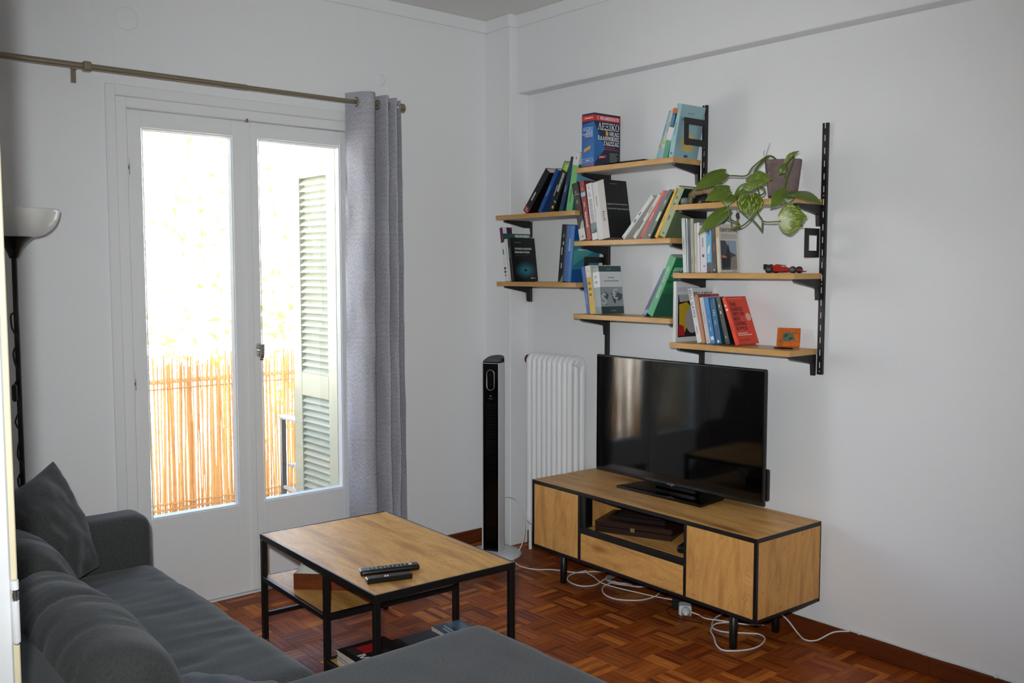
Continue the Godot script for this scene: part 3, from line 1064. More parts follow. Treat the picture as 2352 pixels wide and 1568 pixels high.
# ---------------------------------------------------------------- television stand
func build_tv_stand():
	var t := thing("tv_stand", "long oak television stand with black frame edges and round black legs", "tv stand", Vector3(1.364, 0, 0.222), -deg_to_rad(1.6))
	var W := 0.6575
	var D := 0.208
	var y0 := 0.168
	var y1 := 0.497
	var e := 0.014
	box_obj("top_panel", Vector3(-W + 0.002, y1 - 0.016, -D), Vector3(W - 0.002, y1, D - 0.002), M.oak, t, 0.001)
	box_obj("bottom_panel", Vector3(-W, y0, -D), Vector3(W, y0 + e, D), M.black_metal, t, 0.001)
	# black edging round the front and the sides
	var st := begin()
	bx(st, Vector3(-W, y1 - 0.018, D - 0.002), Vector3(W, y1 - 0.0005, D + 0.0015), 0.0005)
	for sg in [-1.0, 1.0]:
		bx(st, Vector3(sg * W - 0.001, y1 - 0.018, -D), Vector3(sg * W + 0.001, y1 - 0.0005, D), 0.0005)
		bx(st, Vector3(sg * (W - 0.006) - 0.0065, y0, D - 0.012), Vector3(sg * (W - 0.006) + 0.0065, y1 - 0.018, D + 0.001), 0.0005)
		bx(st, Vector3(sg * W - 0.0015, y0, -D), Vector3(sg * W + 0.0015, y1 - 0.018, -D + 0.004), 0.0005)
	done("edge_frame", st, M.black_metal, t)
	box_obj("back_panel", Vector3(-W + 0.01, y0 + e, -D), Vector3(W - 0.01, y1 - 0.016, -D + 0.006), M.oak, t, 0.0)
	box_obj("side_panel", Vector3(-W, y0 + e, -D + 0.004), Vector3(-W + 0.016, y1 - 0.018, D - 0.012), M.oak_v, t, 0.0)
	box_obj("side_panel", Vector3(W - 0.016, y0 + e, -D + 0.004), Vector3(W, y1 - 0.018, D - 0.012), M.oak_v, t, 0.0)
	# uprights of the open middle
	for x in [-0.325, 0.305]:
		box_obj("divider", Vector3(x, y0 + e, -D + 0.006), Vector3(x + 0.014, y1 - 0.016, D - 0.014), M.oak_v, t, 0.0)
	box_obj("divider_edge", Vector3(-0.333, y0 + e, D - 0.014), Vector3(-0.317, y1 - 0.017, D), M.black_metal, t, 0.001)
	box_obj("divider_edge", Vector3(0.299, y0 + e, D - 0.014), Vector3(0.312, y1 - 0.017, D), M.black_metal, t, 0.001)
	# compartment floor with its black front, left black post
	box_obj("shelf", Vector3(-0.311, 0.318, -D + 0.006), Vector3(0.305, 0.332, D - 0.016), M.oak, t, 0.0)
	box_obj("shelf_edge", Vector3(-0.317, 0.306, D - 0.016), Vector3(0.299, 0.333, D - 0.001), M.black_metal, t, 0.001)
	box_obj("post", Vector3(-0.317, 0.333, D - 0.05), Vector3(-0.287, y1 - 0.017, D - 0.004), M.black_metal, t, 0.002)
	box_obj("door", Vector3(-0.643, y0 + e + 0.001, D - 0.016), Vector3(-0.3335, y1 - 0.0195, D), M.oak_v, t, 0.0012)
	box_obj("door", Vector3(0.3135, y0 + e + 0.001, D - 0.016), Vector3(0.643, y1 - 0.0195, D), M.oak_v, t, 0.0012)
	box_obj("drawer", Vector3(-0.315, y0 + e + 0.001, D - 0.018), Vector3(0.2965, 0.3045, D - 0.001), M.oak_drawer, t, 0.0012)
	for p in [Vector3(-0.53, 0, 0.118), Vector3(0.485, 0, 0.118), Vector3(-0.53, 0, -0.16), Vector3(0.485, 0, -0.16)]:
		st = begin()
		lathe(st, [Vector2(0, 0.0), Vector2(0.014, 0.0), Vector2(0.0155, 0.002), Vector2(0.0175, y0), Vector2(0, y0)], 20, p)
		done("leg", st, M.black_metal, t)
	# what stands in the open compartment
	var g := thing("backgammon_box", "flat dark brown wooden game box in the open compartment of the stand", "box", Vector3(1.255, 0.3325, 0.245), 0.38)
	box_obj("lower_half", Vector3(-0.18, 0, -0.11), Vector3(0.18, 0.026, 0.11), cm("2b1a14", 0.35), g, 0.003)
	box_obj("upper_half", Vector3(-0.18, 0.028, -0.11), Vector3(0.18, 0.052, 0.11), cm("301d16", 0.35), g, 0.003)
	box_obj("clasp", Vector3(-0.01, 0.018, 0.11), Vector3(0.01, 0.036, 0.113), cm("7d6b44", 0.4), g, 0.001)
	var gg := box_obj("game_case", Vector3(-0.125, 0, -0.08), Vector3(0.125, 0.022, 0.08), cm("1b1210", 0.4), self, 0.003)
	gg.name = numbered("game_case")
	gg.position = Vector3(1.262, 0.3855, 0.235)
	gg.rotation.y = 0.38
	tag(gg, "smaller black case lying on top of the brown game box", "case")
	st = begin()
	bx(st, Vector3(-0.105, 0.022, -0.06), Vector3(0.105, 0.0235, 0.06), 0.0)
	done("inlay", st, cm("3a2a26", 0.4), gg)
	st = soft_box(Vector3(0.075, 0.034, 0.12), 0.016, 6)
	var ms := top("black_speaker", st, M.black_plastic, "small rounded black gadget on the compartment floor by the right door", "gadget")
	ms.position = Vector3(1.60, 0.350, 0.33)
	ms.rotation.y = 0.3

# ---------------------------------------------------------------- television
func build_tv():
	var t := thing("television", "black flat television with a wide black foot on the oak stand", "television", Vector3(1.338, 0.4975, 0.128))
	var hw := 0.4835
	var b := 0.036
	var st := begin()
	bx(st, Vector3(-hw, b, -0.012), Vector3(hw, b + 0.565, 0.006), 0.004)
	done("bezel", st, M.black_plastic, t)
	box_obj("screen", Vector3(-hw + 0.008, b + 0.017, 0.006), Vector3(hw - 0.008, b + 0.557, 0.0072), M.screen, t, 0.0)
	box_obj("rear_housing", Vector3(-hw + 0.06, b + 0.02, -0.05), Vector3(hw - 0.02, b + 0.30, -0.012), M.black_plastic, t, 0.012)
	box_obj("side_socket_block", Vector3(hw - 0.02, b + 0.02, -0.032), Vector3(hw + 0.006, b + 0.15, -0.012), M.black_plastic, t, 0.004)
	st = begin()
	prism(st, PackedVector2Array([Vector2(-0.245, 0.1), Vector2(0.245, 0.1), Vector2(0.225, -0.085), Vector2(-0.225, -0.085)]), Vector3(-0.005, 0.0, 0.005), Vector3.RIGHT, Vector3.BACK, Vector3(0, 0.011, 0))
	done("foot", st, M.gloss_black, t)
	box_obj("neck", Vector3(-0.12, 0.011, -0.045), Vector3(0.12, b + 0.09, -0.012), M.gloss_black, t, 0.006)
	st = begin()
	bx(st, Vector3(-0.03, b + 0.0015, 0.005), Vector3(0.012, b + 0.010, 0.0085), 0.001)
	done("maker_plate", st, std(Color(0.45, 0.45, 0.46), 0.3, 0.8), t)
	var led := std(Color(0.4, 0.02, 0.02), 0.4)
	led.emission_enabled = true
	led.emission = Color(0.55, 0.03, 0.02)
	box_obj("standby_light", Vector3(-0.010, b - 0.0035, 0.002), Vector3(-0.003, b, 0.005), led, t, 0.0)

# ---------------------------------------------------------------- coffee table
func build_coffee_table():
	var t := thing("coffee_table", "low coffee table with oak top, black square steel frame and stepped shelves", "coffee table", Vector3(1.019, 0, 1.472), -deg_to_rad(2.4))
	var W := 0.469
	var D := 0.293
	var H := 0.437
	var s := 0.022
	box_obj("table_top", Vector3(-W + 0.006, H - 0.012, -D + 0.006), Vector3(W - 0.006, H - 0.0005, D - 0.006), M.oak, t, 0.0008)
	var fr := begin()
	for sg in [-1.0, 1.0]:
		bx(fr, Vector3(-W, H - 0.024, sg * (D - 0.0035) - 0.0035), Vector3(W, H + 0.001, sg * (D - 0.0035) + 0.0035), 0.001)
		bx(fr, Vector3(sg * (W - 0.0035) - 0.0035, H - 0.024, -D + 0.007), Vector3(sg * (W - 0.0035) + 0.0035, H + 0.001, D - 0.007), 0.001)
	done("top_frame", fr, M.black_metal, t)
	# legs: four corners and two in the middle that carry both shelves
	var xm := 0.098
	for x in [-W + s * 0.5, xm, W - s * 0.5]:
		for z in [-D + s * 0.5 + 0.001, D - s * 0.5 - 0.001]:
			box_obj("leg", Vector3(x - s * 0.5, 0, z - s * 0.5), Vector3(x + s * 0.5, H - 0.024, z + s * 0.5), M.black_metal, t, 0.0015)
	# upper shelf on the window side
	var ys := 0.262
	box_obj("upper_shelf", Vector3(-W + 0.010, ys - 0.012, -D + 0.012), Vector3(xm - 0.012, ys, D - 0.012), M.oak, t, 0.0008)
	fr = begin()
	for sg in [-1.0, 1.0]:
		bx(fr, Vector3(-W + s, ys - 0.02, sg * (D - 0.008) - 0.007), Vector3(xm - s * 0.5, ys + 0.001, sg * (D - 0.008) + 0.007), 0.001)
	bx(fr, Vector3(-W + 0.001, ys - 0.02, -D + s), Vector3(-W + 0.012, ys + 0.001, D - s), 0.001)
	bx(fr, Vector3(xm - 0.011, ys - 0.022, -D + s), Vector3(xm + 0.011, ys + 0.001, D - s), 0.001)
	done("shelf_frame", fr, M.black_metal, t)
	# low shelf on the other side
	var yl := 0.098
	box_obj("lower_shelf", Vector3(xm + 0.012, yl - 0.012, -D + 0.012), Vector3(W - 0.010, yl, D - 0.012), M.oak, t, 0.0008)
	fr = begin()
	for sg in [-1.0, 1.0]:
		bx(fr, Vector3(xm + s * 0.5, yl - 0.02, sg * (D - 0.008) - 0.007), Vector3(W - s, yl + 0.001, sg * (D - 0.008) + 0.007), 0.001)
	bx(fr, Vector3(W - 0.012, yl - 0.02, -D + s), Vector3(W - 0.001, yl + 0.001, D - s), 0.001)
	bx(fr, Vector3(xm - 0.011, yl - 0.022, -D + s), Vector3(xm + 0.011, yl + 0.001, D - s), 0.001)
	done("shelf_frame", fr, M.black_metal, t)
	# cross bar between the legs on the window side
	box_obj("cross_bar", Vector3(-W + 0.002, 0.092, -D + s), Vector3(-W + 0.018, 0.11, D - s), M.black_metal, t, 0.001)

# ---------------------------------------------------------------- radiator
func build_radiator():
	var rd := thing("radiator", "tall white column radiator on the wall beside the television", "radiator", Vector3(0.335, 0.152, 0.085))
	var n := 9
	var pitch := 0.0385
	var H := 0.915
	var parts := []
	var st := begin()
	# one section: three upright tubes joined by rounded heads
	for z in [-0.042, 0.0, 0.042]:
		tube(st, [Vector3(0, 0.03, z), Vector3(0, H - 0.03, z)], 0.0176, 12, false)
	for y in [0.0, H]:
		var sg := 1.0 if y == 0.0 else -1.0
		var pts := [Vector3(0, y + sg * 0.075, -0.042)]
		for k in 7:
			var a := PI * k / 12.0
			pts.append(Vector3(0, y + sg * (0.045 - 0.032 * sin(a)), -0.042 - 0.0 + 0.028 * (1.0 - cos(a))))
		for k in 7:
			var a := PI * 0.5 - PI * k / 12.0
			pts.append(Vector3(0, y + sg * (0.045 - 0.032 * sin(a)), 0.042 - 0.028 * (1.0 - cos(a))))
		pts.append(Vector3(0, y + sg * 0.075, 0.042))
		tube(st, pts, 0.0180, 12)
	st.generate_normals()
	var m := st.commit()
	for k in n:
		var o := mi("section", m, M.radiator, rd)
		o.position = Vector3(0.02 + k * pitch, 0, 0)
	st = begin()
	for y in [0.035, H - 0.035]:
		tube(st, [Vector3(0.01, y, 0), Vector3(0.02 + (n - 1) * pitch + 0.024, y, 0)], 0.0195, 14)
	done("manifold", st, M.radiator, rd)
	# valve with brown knob and the pipe going to the corner
	st = begin()
	tube(st, [Vector3(0.01, H - 0.035, 0), Vector3(-0.03, H - 0.035, 0)], 0.009, 12)
	var v := done("valve", st, M.silver, rd)
	st = begin()
	lathe(st, [Vector2(0, 0), Vector2(0.021, 0.0), Vector2(0.024, 0.006), Vector2(0.024, 0.014), Vector2(0.017, 0.022), Vector2(0, 0.022)], 18, Vector3(-0.028, H - 0.035, 0), Basis(Vector3.BACK, PI * 0.5))
	done("knob", st, M.copper, v)
	st = begin()
	tube(st, smooth_path([Vector3(0.01, 0.035, 0), Vector3(-0.012, 0.03, 0.0), Vector3(-0.02, 0.0, 0.0), Vector3(-0.02, -0.09, 0), Vector3(-0.02, -0.15, 0)], 4), 0.009, 10)
	done("pipe", st, M.radiator, rd)
	st = begin()
	for x in [0.09, 0.29]:
		bx(st, Vector3(x - 0.006, 0.10, -0.085), Vector3(x + 0.006, 0.12, -0.03), 0.001)
		bx(st, Vector3(x - 0.006, H - 0.14, -0.085), Vector3(x + 0.006, H - 0.12, -0.03), 0.001)
	done("wall_bracket", st, M.radiator, rd)

# ---------------------------------------------------------------- tower fan
func build_tower_fan():
	# front turned 24 degrees away from the line of sight
	var f := thing("tower_fan", "slim white tower fan with a glossy black front on a round base", "fan", Vector3(0.262, 0, 0.292), deg_to_rad(27.0))
	var st := begin()
	lathe(st, [Vector2(0, 0.0), Vector2(0.142, 0.0), Vector2(0.146, 0.006), Vector2(0.14, 0.016), Vector2(0.08, 0.026), Vector2(0, 0.028)], 40)
	done("base", st, M.white_plastic, f)
	# white shell: rounded at the back, open front edges stand proud
	var H := 1.05
	var sec := PackedVector2Array()
	var hw := 0.049
	sec.append(Vector2(hw, 0.05))
	sec.append(Vector2(hw - 0.004, 0.05))
	sec.append(Vector2(hw - 0.006, 0.038))
	sec.append(Vector2(-hw + 0.006, 0.038))
	sec.append(Vector2(-hw + 0.004, 0.05))
	sec.append(Vector2(-hw, 0.05))
	for k in 13:
		var a := PI + PI * k / 12.0
		sec.append(Vector2(cos(a) * hw, sin(a) * 0.052 - 0.012))
	st = begin()
	prism(st, sec, Vector3(0, 0.024, 0), Vector3.RIGHT, Vector3.BACK, Vector3(0, H - 0.05, 0))
	done("shell", st, M.white_plastic, f)
	# slanted crown: black top falling to the front
	st = begin()
	var rise := 0.026
	for k in sec.size():
		pass
	var low := []
	var hi := []
	for k in 25:
		var a := TAU * k / 24.0
		var x := cos(a) * hw * 0.985
		var z: float = (sin(a) * 0.05) if sin(a) < 0 else (min(sin(a) * 3.0, 1.0) * 0.0495)
		if sin(a) < 0:
			z = sin(a) * 0.052 - 0.012
		low.append(Vector3(x, H - 0.026, z))
		hi.append(Vector3(x * 0.985, H - 0.026 + rise * (0.5 - z / 0.11) + 0.006, z * 0.985))
	var ct := Vector3(0, H - 0.01, 0)
	st.set_smooth_group(-1)
	for k in 24:
		oquad(st, Vector3(0, H - 0.02, 0), low[k], low[k + 1], hi[k + 1], hi[k])
		otri(st, Vector3(0, H - 0.1, 0), ct, hi[k], hi[k + 1])
	done("crown", st, std(Color(0.10, 0.10, 0.105), 0.4), f)
	var fp := box_obj("front_panel", Vector3(-hw + 0.005, 0.03, 0.036), Vector3(hw - 0.005, H - 0.03, 0.0455), M.gloss_black, f, 0.002)
	# air slots low on the front
	st = begin()
	for k in 60:
		bx(st, Vector3(-0.03, 0.10 + k * 0.012, 0.0455), Vector3(0.03, 0.104 + k * 0.012, 0.0462), 0.0)
	done("grille", st, std(Color(0.03, 0.03, 0.032), 0.35), fp)
	# oval control panel with a chrome ring
	st = begin()
	var ring := []
	for k in 33:
		var a := TAU * k / 32.0
		ring.append(Vector3(cos(a) * 0.021, H - 0.115 + sin(a) * 0.021 + (0.032 if sin(a) > 0 else -0.032), 0.047))
	tube(st, ring, 0.0022, 6, false)
	done("control_ring", st, M.silver, fp)
	st = begin()
	var ov := PackedVector2Array()
	for k in 24:
		var a := TAU * k / 24.0
		ov.append(Vector2(cos(a) * 0.019, sin(a) * 0.019 + (0.032 if sin(a) > 0 else -0.032)))
	prism(st, ov, Vector3(0, H - 0.115, 0.0455), Vector3.RIGHT, Vector3.UP, Vector3(0, 0, 0.0008))
	done("control_panel", st, M.gloss_black, fp)
	st = begin()
	for k in 3:
		tube(st, [Vector3(0, H - 0.09 - k * 0.025, 0.0462), Vector3(0, H - 0.09 - k * 0.025, 0.0468)], 0.003, 10)
	done("button", st, std(Color(0.12, 0.12, 0.13), 0.4), fp)
	st = begin()
	tube(st, [Vector3(0, H - 0.198, 0.0455), Vector3(0, H - 0.198, 0.0462)], 0.0055, 16)
	done("emblem", st, std(Color(0.5, 0.5, 0.52), 0.3, 0.6), fp)
	st = begin()
	for k in 5:
		bx(st, Vector3(-0.0125 + k * 0.0053, H - 0.214, 0.0455), Vector3(-0.009 + k * 0.0053, H - 0.2095, 0.0461), 0.0)
	done("maker_mark", st, std(Color(0.34, 0.34, 0.36), 0.4), fp)

# ---------------------------------------------------------------- curtain, rod
func build_curtain():
	var rod := thing("curtain_rod", "brushed nickel curtain rod above the balcony door", "curtain rod", Vector3(0.1, 2.303, 0))
	var st := begin()
	tube(st, [Vector3(0, 0, 2.96), Vector3(0, 0, 1.56)], 0.0125, 14)
	done("outer_tube", st, M.nickel, rod)
	st = begin()
	tube(st, [Vector3(0, 0, 1.58), Vector3(0, 0, 0.79)], 0.0105, 14)
	done("inner_tube", st, M.nickel, rod)
	st = begin()
	lathe(st, [Vector2(0, 0), Vector2(0.021, 0.0), Vector2(0.022, 0.003), Vector2(0.018, 0.048), Vector2(0.0105, 0.05)], 20, Vector3(0, 0, 0.738), Basis(Vector3.RIGHT, PI * 0.5))
	done("finial", st, M.nickel, rod)
	for z in [2.222, 0.80]:
		st = begin()
		bx(st, Vector3(-0.1, -0.052, z + 0.018), Vector3(-0.096, 0.008, z + 0.038), 0.001)
		bx(st, Vector3(-0.097, -0.004, z + 0.022), Vector3(0.0, 0.004, z + 0.034), 0.001)
		bx(st, Vector3(-0.017, -0.018, z - 0.012), Vector3(0.017, 0.018, z + 0.022), 0.005)
		done("bracket", st, M.nickel, rod)
	var cu := thing("curtain", "grey linen eyelet curtain drawn to the side of the balcony door", "curtain", Vector3.ZERO)
	# cross-section of the folds, from the door side to the corner side: (z, x)
	var path := [Vector2(1.030, 0.038), Vector2(1.018, 0.075), Vector2(0.990, 0.145), Vector2(0.962, 0.170), Vector2(0.935, 0.155), Vector2(0.918, 0.10), Vector2(0.912, 0.05), Vector2(0.902, 0.035), Vector2(0.892, 0.06), Vector2(0.886, 0.12), Vector2(0.876, 0.162), Vector2(0.864, 0.162), Vector2(0.856, 0.12), Vector2(0.852, 0.06), Vector2(0.845, 0.035), Vector2(0.836, 0.06), Vector2(0.830, 0.12), Vector2(0.820, 0.156), Vector2(0.809, 0.15), Vector2(0.801, 0.10), Vector2(0.797, 0.05), Vector2(0.790, 0.04), Vector2(0.784, 0.07), Vector2(0.777, 0.135)]
	var c3 := []
	for p in path:
		c3.append(Vector3(p.y, 0, p.x))
	var base := smooth_path(c3, 5)
	var nz := FastNoiseLite.new()
	nz.seed = 77
	nz.frequency = 1.3
	var rows := 46
	st = begin()
	st.set_smooth_group(0)
	var y_top := 2.352
	var g := []
	for r in rows + 1:
		var t := float(r) / rows
		var y: float = lerp(y_top, 0.012, t)
		var row := []
		for k in base.size():
			var q: Vector3 = base[k]
			var u := float(k) / (base.size() - 1)
			var sway := nz.get_noise_2d(u * 3.0, y * 1.6) * 0.022 * smoothstep(0.0, 0.2, t)
			var open_z := 0.012 * sin(t * 2.4) * (1.0 - u) - 0.022 * t * u
			var amp: float = 1.0 - 0.16 * smoothstep(0.1, 1.0, t) * (0.5 + 0.5 * sin(u * 9.0))
			row.append(Vector3((q.x - 0.1) * amp + 0.1 + sway, y - 0.02 * u * (1.0 - t), q.z + open_z + sway * 0.35))
		g.append(row)
	for r in rows:
		for k in base.size() - 1:
			quad(st, g[r][k], g[r + 1][k], g[r + 1][k + 1], g[r][k + 1])
	done("cloth", st, M.curtain, cu)
	# eyelets round the rod
	for z in [1.008, 0.9135, 0.888, 0.8535, 0.8325, 0.7985]:
		st = begin()
		var ring := []
		for k in 17:
			var a := TAU * k / 16.0
			ring.append(Vector3(0.1 + cos(a) * 0.021, 2.303 + sin(a) * 0.021, z))
		tube(st, ring, 0.004, 6, false)
		done("eyelet", st, M.nickel, cu)

# ---------------------------------------------------------------- floor lamp
func build_floor_lamp():
	var l := thing("floor_lamp", "black uplighter floor lamp with a white bowl shade behind the sofa", "floor lamp", Vector3(0.245, 0, 2.545))
	var st := begin()
	lathe(st, [Vector2(0, 0), Vector2(0.13, 0.0), Vector2(0.132, 0.008), Vector2(0.125, 0.018), Vector2(0.02, 0.03), Vector2(0, 0.03)], 36)
	done("base", st, M.black_plastic, l)
	st = begin()
	tube(st, [Vector3(0, 0.02, 0), Vector3(0, 1.548, 0)], 0.0095, 14)
	done("pole", st, M.black_metal, l)
	st = begin()
	lathe(st, [Vector2(0.0095, 1.545), Vector2(0.015, 1.546), Vector2(0.020, 1.560), Vector2(0.028, 1.580), Vector2(0.042, 1.602), Vector2(0.064, 1.622), Vector2(0.066, 1.626), Vector2(0.0, 1.627)], 32)
	done("socket_cup", st, M.black_plastic, l)
	st = begin()
	var prof := []
	for k in 13:
		var a := PI * 0.5 * k / 12.0
		prof.append(Vector2(0.060 + 0.098 * sin(a), 1.624 + 0.102 * (1.0 - cos(a))))
	for k in range(12, -1, -1):
		var a := PI * 0.5 * k / 12.0
		prof.append(Vector2(0.058 + 0.096 * sin(a), 1.627 + 0.099 * (1.0 - cos(a))))
	lathe(st, prof, 48)
	done("shade", st, M.shade, l)
	st = begin()
	lathe(st, [Vector2(0, 1.627), Vector2(0.018, 1.627), Vector2(0.018, 1.66), Vector2(0.03, 1.69), Vector2(0.024, 1.715), Vector2(0, 1.725)], 20)
	done("bulb", st, M.shade, l)
	# cord tied along the pole
	st = begin()
	var pts := []
	for k in 30:
		var y := 1.33 - k * 0.043
		pts.append(Vector3(0.010 + 0.004 * sin(k * 1.7), y, 0.010 + 0.010 * sin(k * 2.3)))
	tube(st, smooth_path([Vector3(0.0, 1.345, 0.009), Vector3(0.006, 1.338, 0.019), Vector3(0.006, 1.31, 0.019)] + pts.slice(1), 3), 0.0036, 6)
	done("cord", st, M.black_plastic, l)
	var sw := box_obj("foot_switch", Vector3(0.006, 1.02, 0.010), Vector3(0.026, 1.085, 0.028), M.black_plastic, l, 0.006)

# ---------------------------------------------------------------- wall shelves
const TH := 0.0225
const SHELF := {"L1": 1.789, "L2": 1.444, "M1": 1.990, "M2": 1.643, "M3": 1.292, "R1": 1.784, "R2": 1.491, "R3": 1.188}

func slotted_rail(x: float, y0: float, y1: float, label: String):
	var r := thing("shelf_rail", label, "shelf rail", Vector3(x, y0, 0), 0.0, "slotted rails of the wall shelves")
	var st := begin()
	var h := y1 - y0
	var w := 0.024
	# channel: two flanges, a face with real slots between the bridges
	bx(st, Vector3(-w * 0.5, 0, 0.0), Vector3(-w * 0.5 + 0.002, h, 0.013), 0.0003)
	bx(st, Vector3(w * 0.5 - 0.002, 0, 0.0), Vector3(w * 0.5, h, 0.013), 0.0003)
	bx(st, Vector3(-w * 0.5 + 0.002, 0, 0.0115), Vector3(-0.0022, h, 0.013), 0.0003)
	bx(st, Vector3(0.0022, 0, 0.0115), Vector3(w * 0.5 - 0.002, h, 0.013), 0.0003)
	var y := 0.0
	while y < h:
		bx(st, Vector3(-0.0022, y, 0.0115), Vector3(0.0022, min(h, y + 0.026), 0.013), 0.0)
		y += 0.05
	done("channel", st, M.rail, r)
	for k in int(h / 0.35) + 1:
		st = begin()
		var yy: float = min(h - 0.015, 0.013 + k * 0.35)
		lathe(st, [Vector2(0.0045, 0), Vector2(0.004, 0.0015), Vector2(0, 0.002)], 10, Vector3(0, yy, 0.013), Basis(Vector3.RIGHT, PI * 0.5))
		done("screw", st, M.nickel, r)

func wall_shelf(key: String, x0: float, x1: float, bl: float, br: float, label: String, zf := 0.205):
	var y: float = SHELF[key]
	var s := thing("wall_shelf", label, "shelf", Vector3((x0 + x1) * 0.5, y - TH, 0.0))
	var hw := (x1 - x0) * 0.5
	box_obj("board", Vector3(-hw, 0.0006, 0.014), Vector3(hw, TH, zf), M.shelf, s, 0.001)
	box_obj("underside", Vector3(-hw + 0.002, 0.0, 0.016), Vector3(hw - 0.002, 0.0006, zf - 0.0015), M.shelf_under_bounce, s, 0.0)  # thin pale sheet, bounce light from below put into its colour
	for q in [bl, br]:
		var st := begin()
		var xx: float = q - (x0 + x1) * 0.5
		# steel bracket: deep at the wall with a hooked tail, shallow at the tip
		var pl := PackedVector2Array([Vector2(0.185, -0.001), Vector2(0.185, -0.010), Vector2(0.045, -0.036), Vector2(0.030, -0.040), Vector2(0.026, -0.085), Vector2(0.014, -0.085), Vector2(0.0135, -0.001)])
		prism(st, pl, Vector3(xx - 0.009, 0, 0), Vector3.BACK, Vector3.UP, Vector3(0.018, 0, 0))
		done("bracket", st, M.bracket, s)

func book_stop(x: float, y0: float, y1: float, label: String, z1 := 0.138):
	var st := begin()
	var z0 := 0.0135
	bx(st, Vector3(-0.001, 0, z0), Vector3(0.001, 0.027, z1), 0.0003)
	bx(st, Vector3(-0.001, y1 - y0 - 0.027, z0), Vector3(0.001, y1 - y0, z1), 0.0003)
	bx(st, Vector3(-0.001, 0.027, z0), Vector3(0.001, y1 - y0 - 0.027, z0 + 0.017), 0.0)
	bx(st, Vector3(-0.001, 0.027, z1 - 0.030), Vector3(0.001, y1 - y0 - 0.027, z1), 0.0)
	var o := top("book_stop", st, M.rail, label, "book stop", "square black book stops on the rails")
	o.position = Vector3(x, y0, 0)

func build_shelves():
	slotted_rail(0.803, 0.98, 2.02, "dark slotted wall rail that runs down behind the television, between the left and middle shelves")
	slotted_rail(1.393, 0.98, 2.228, "dark slotted wall rail between the middle and right shelves")
	slotted_rail(1.990, 1.085, 2.082, "dark slotted wall rail at the free end of the right shelves, beside the plant")
	for p in [["L1", 1.70], ["L2", 1.36]]:
		var y: float = SHELF[p[0]] - TH
		var st := begin()
		bx(st, Vector3(0.209, y - 0.088, 0.0), Vector3(0.233, y - 0.002, 0.0135), 0.001)
		var o := top("shelf_rail", st, M.rail, "short dark wall rail under the %s left shelf" % ("upper" if p[0] == "L1" else "lower"), "shelf rail", "short rails by the corner pillar")
		o.position = Vector3.ZERO
	wall_shelf("L1", 0.2075, 0.803, 0.219, 0.791, "oak wall shelf by the corner pillar with five leaning textbooks", 0.236)
	wall_shelf("L2", 0.214, 0.810, 0.223, 0.798, "lowest oak wall shelf by the corner pillar, above the radiator", 0.236)
	wall_shelf("M1", 0.771, 1.378, 0.803, 1.366, "topmost oak wall shelf, carrying the thick dictionary")
	wall_shelf("M2", 0.762, 1.368, 0.803, 1.356, "middle oak wall shelf with white and red books and a leaning green row")
	wall_shelf("M3", 0.765, 1.372, 0.803, 1.360, "oak wall shelf straight above the television with two groups of textbooks")
	wall_shelf("R1", 1.386, 1.986, 1.393 + 0.013, 1.975, "oak wall shelf carrying the trailing plant")
	wall_shelf("R2", 1.386, 1.990, 1.393 + 0.013, 1.979, "oak wall shelf with a toy racing car and a row of slim books")
	wall_shelf("R3", 1.372, 1.978, 1.393 + 0.013, 1.966, "lowest oak wall shelf with the orange-red book")
	book_stop(1.4065, 2.045, 2.160, "square black book stop beside the pale blue book on the topmost shelf", 0.166)
	book_stop(1.976, 1.553, 1.668, "square black book stop above the toy racing car", 0.118)
	book_stop(0.7895, 1.452, 1.568, "square black book stop behind the white and yellow book, under the middle shelf", 0.157)

# ---------------------------------------------------------------- books
# local frame: spine faces +z at z = 0, right cover faces +x, y up; the pivot corner stands on the shelf
var ink := {}

func face_frame(face: String, t: float, H: float, D: float, ox: float) -> Array:
	# returns origin, u axis (scaled), v axis (scaled), normal
	if face == "s":
		return [Vector3(ox, 0, 0), Vector3(t, 0, 0), Vector3(0, H, 0), Vector3.BACK]
	return [Vector3(ox + t, 0, 0), Vector3(0, 0, -D), Vector3(0, H, 0), Vector3.RIGHT]

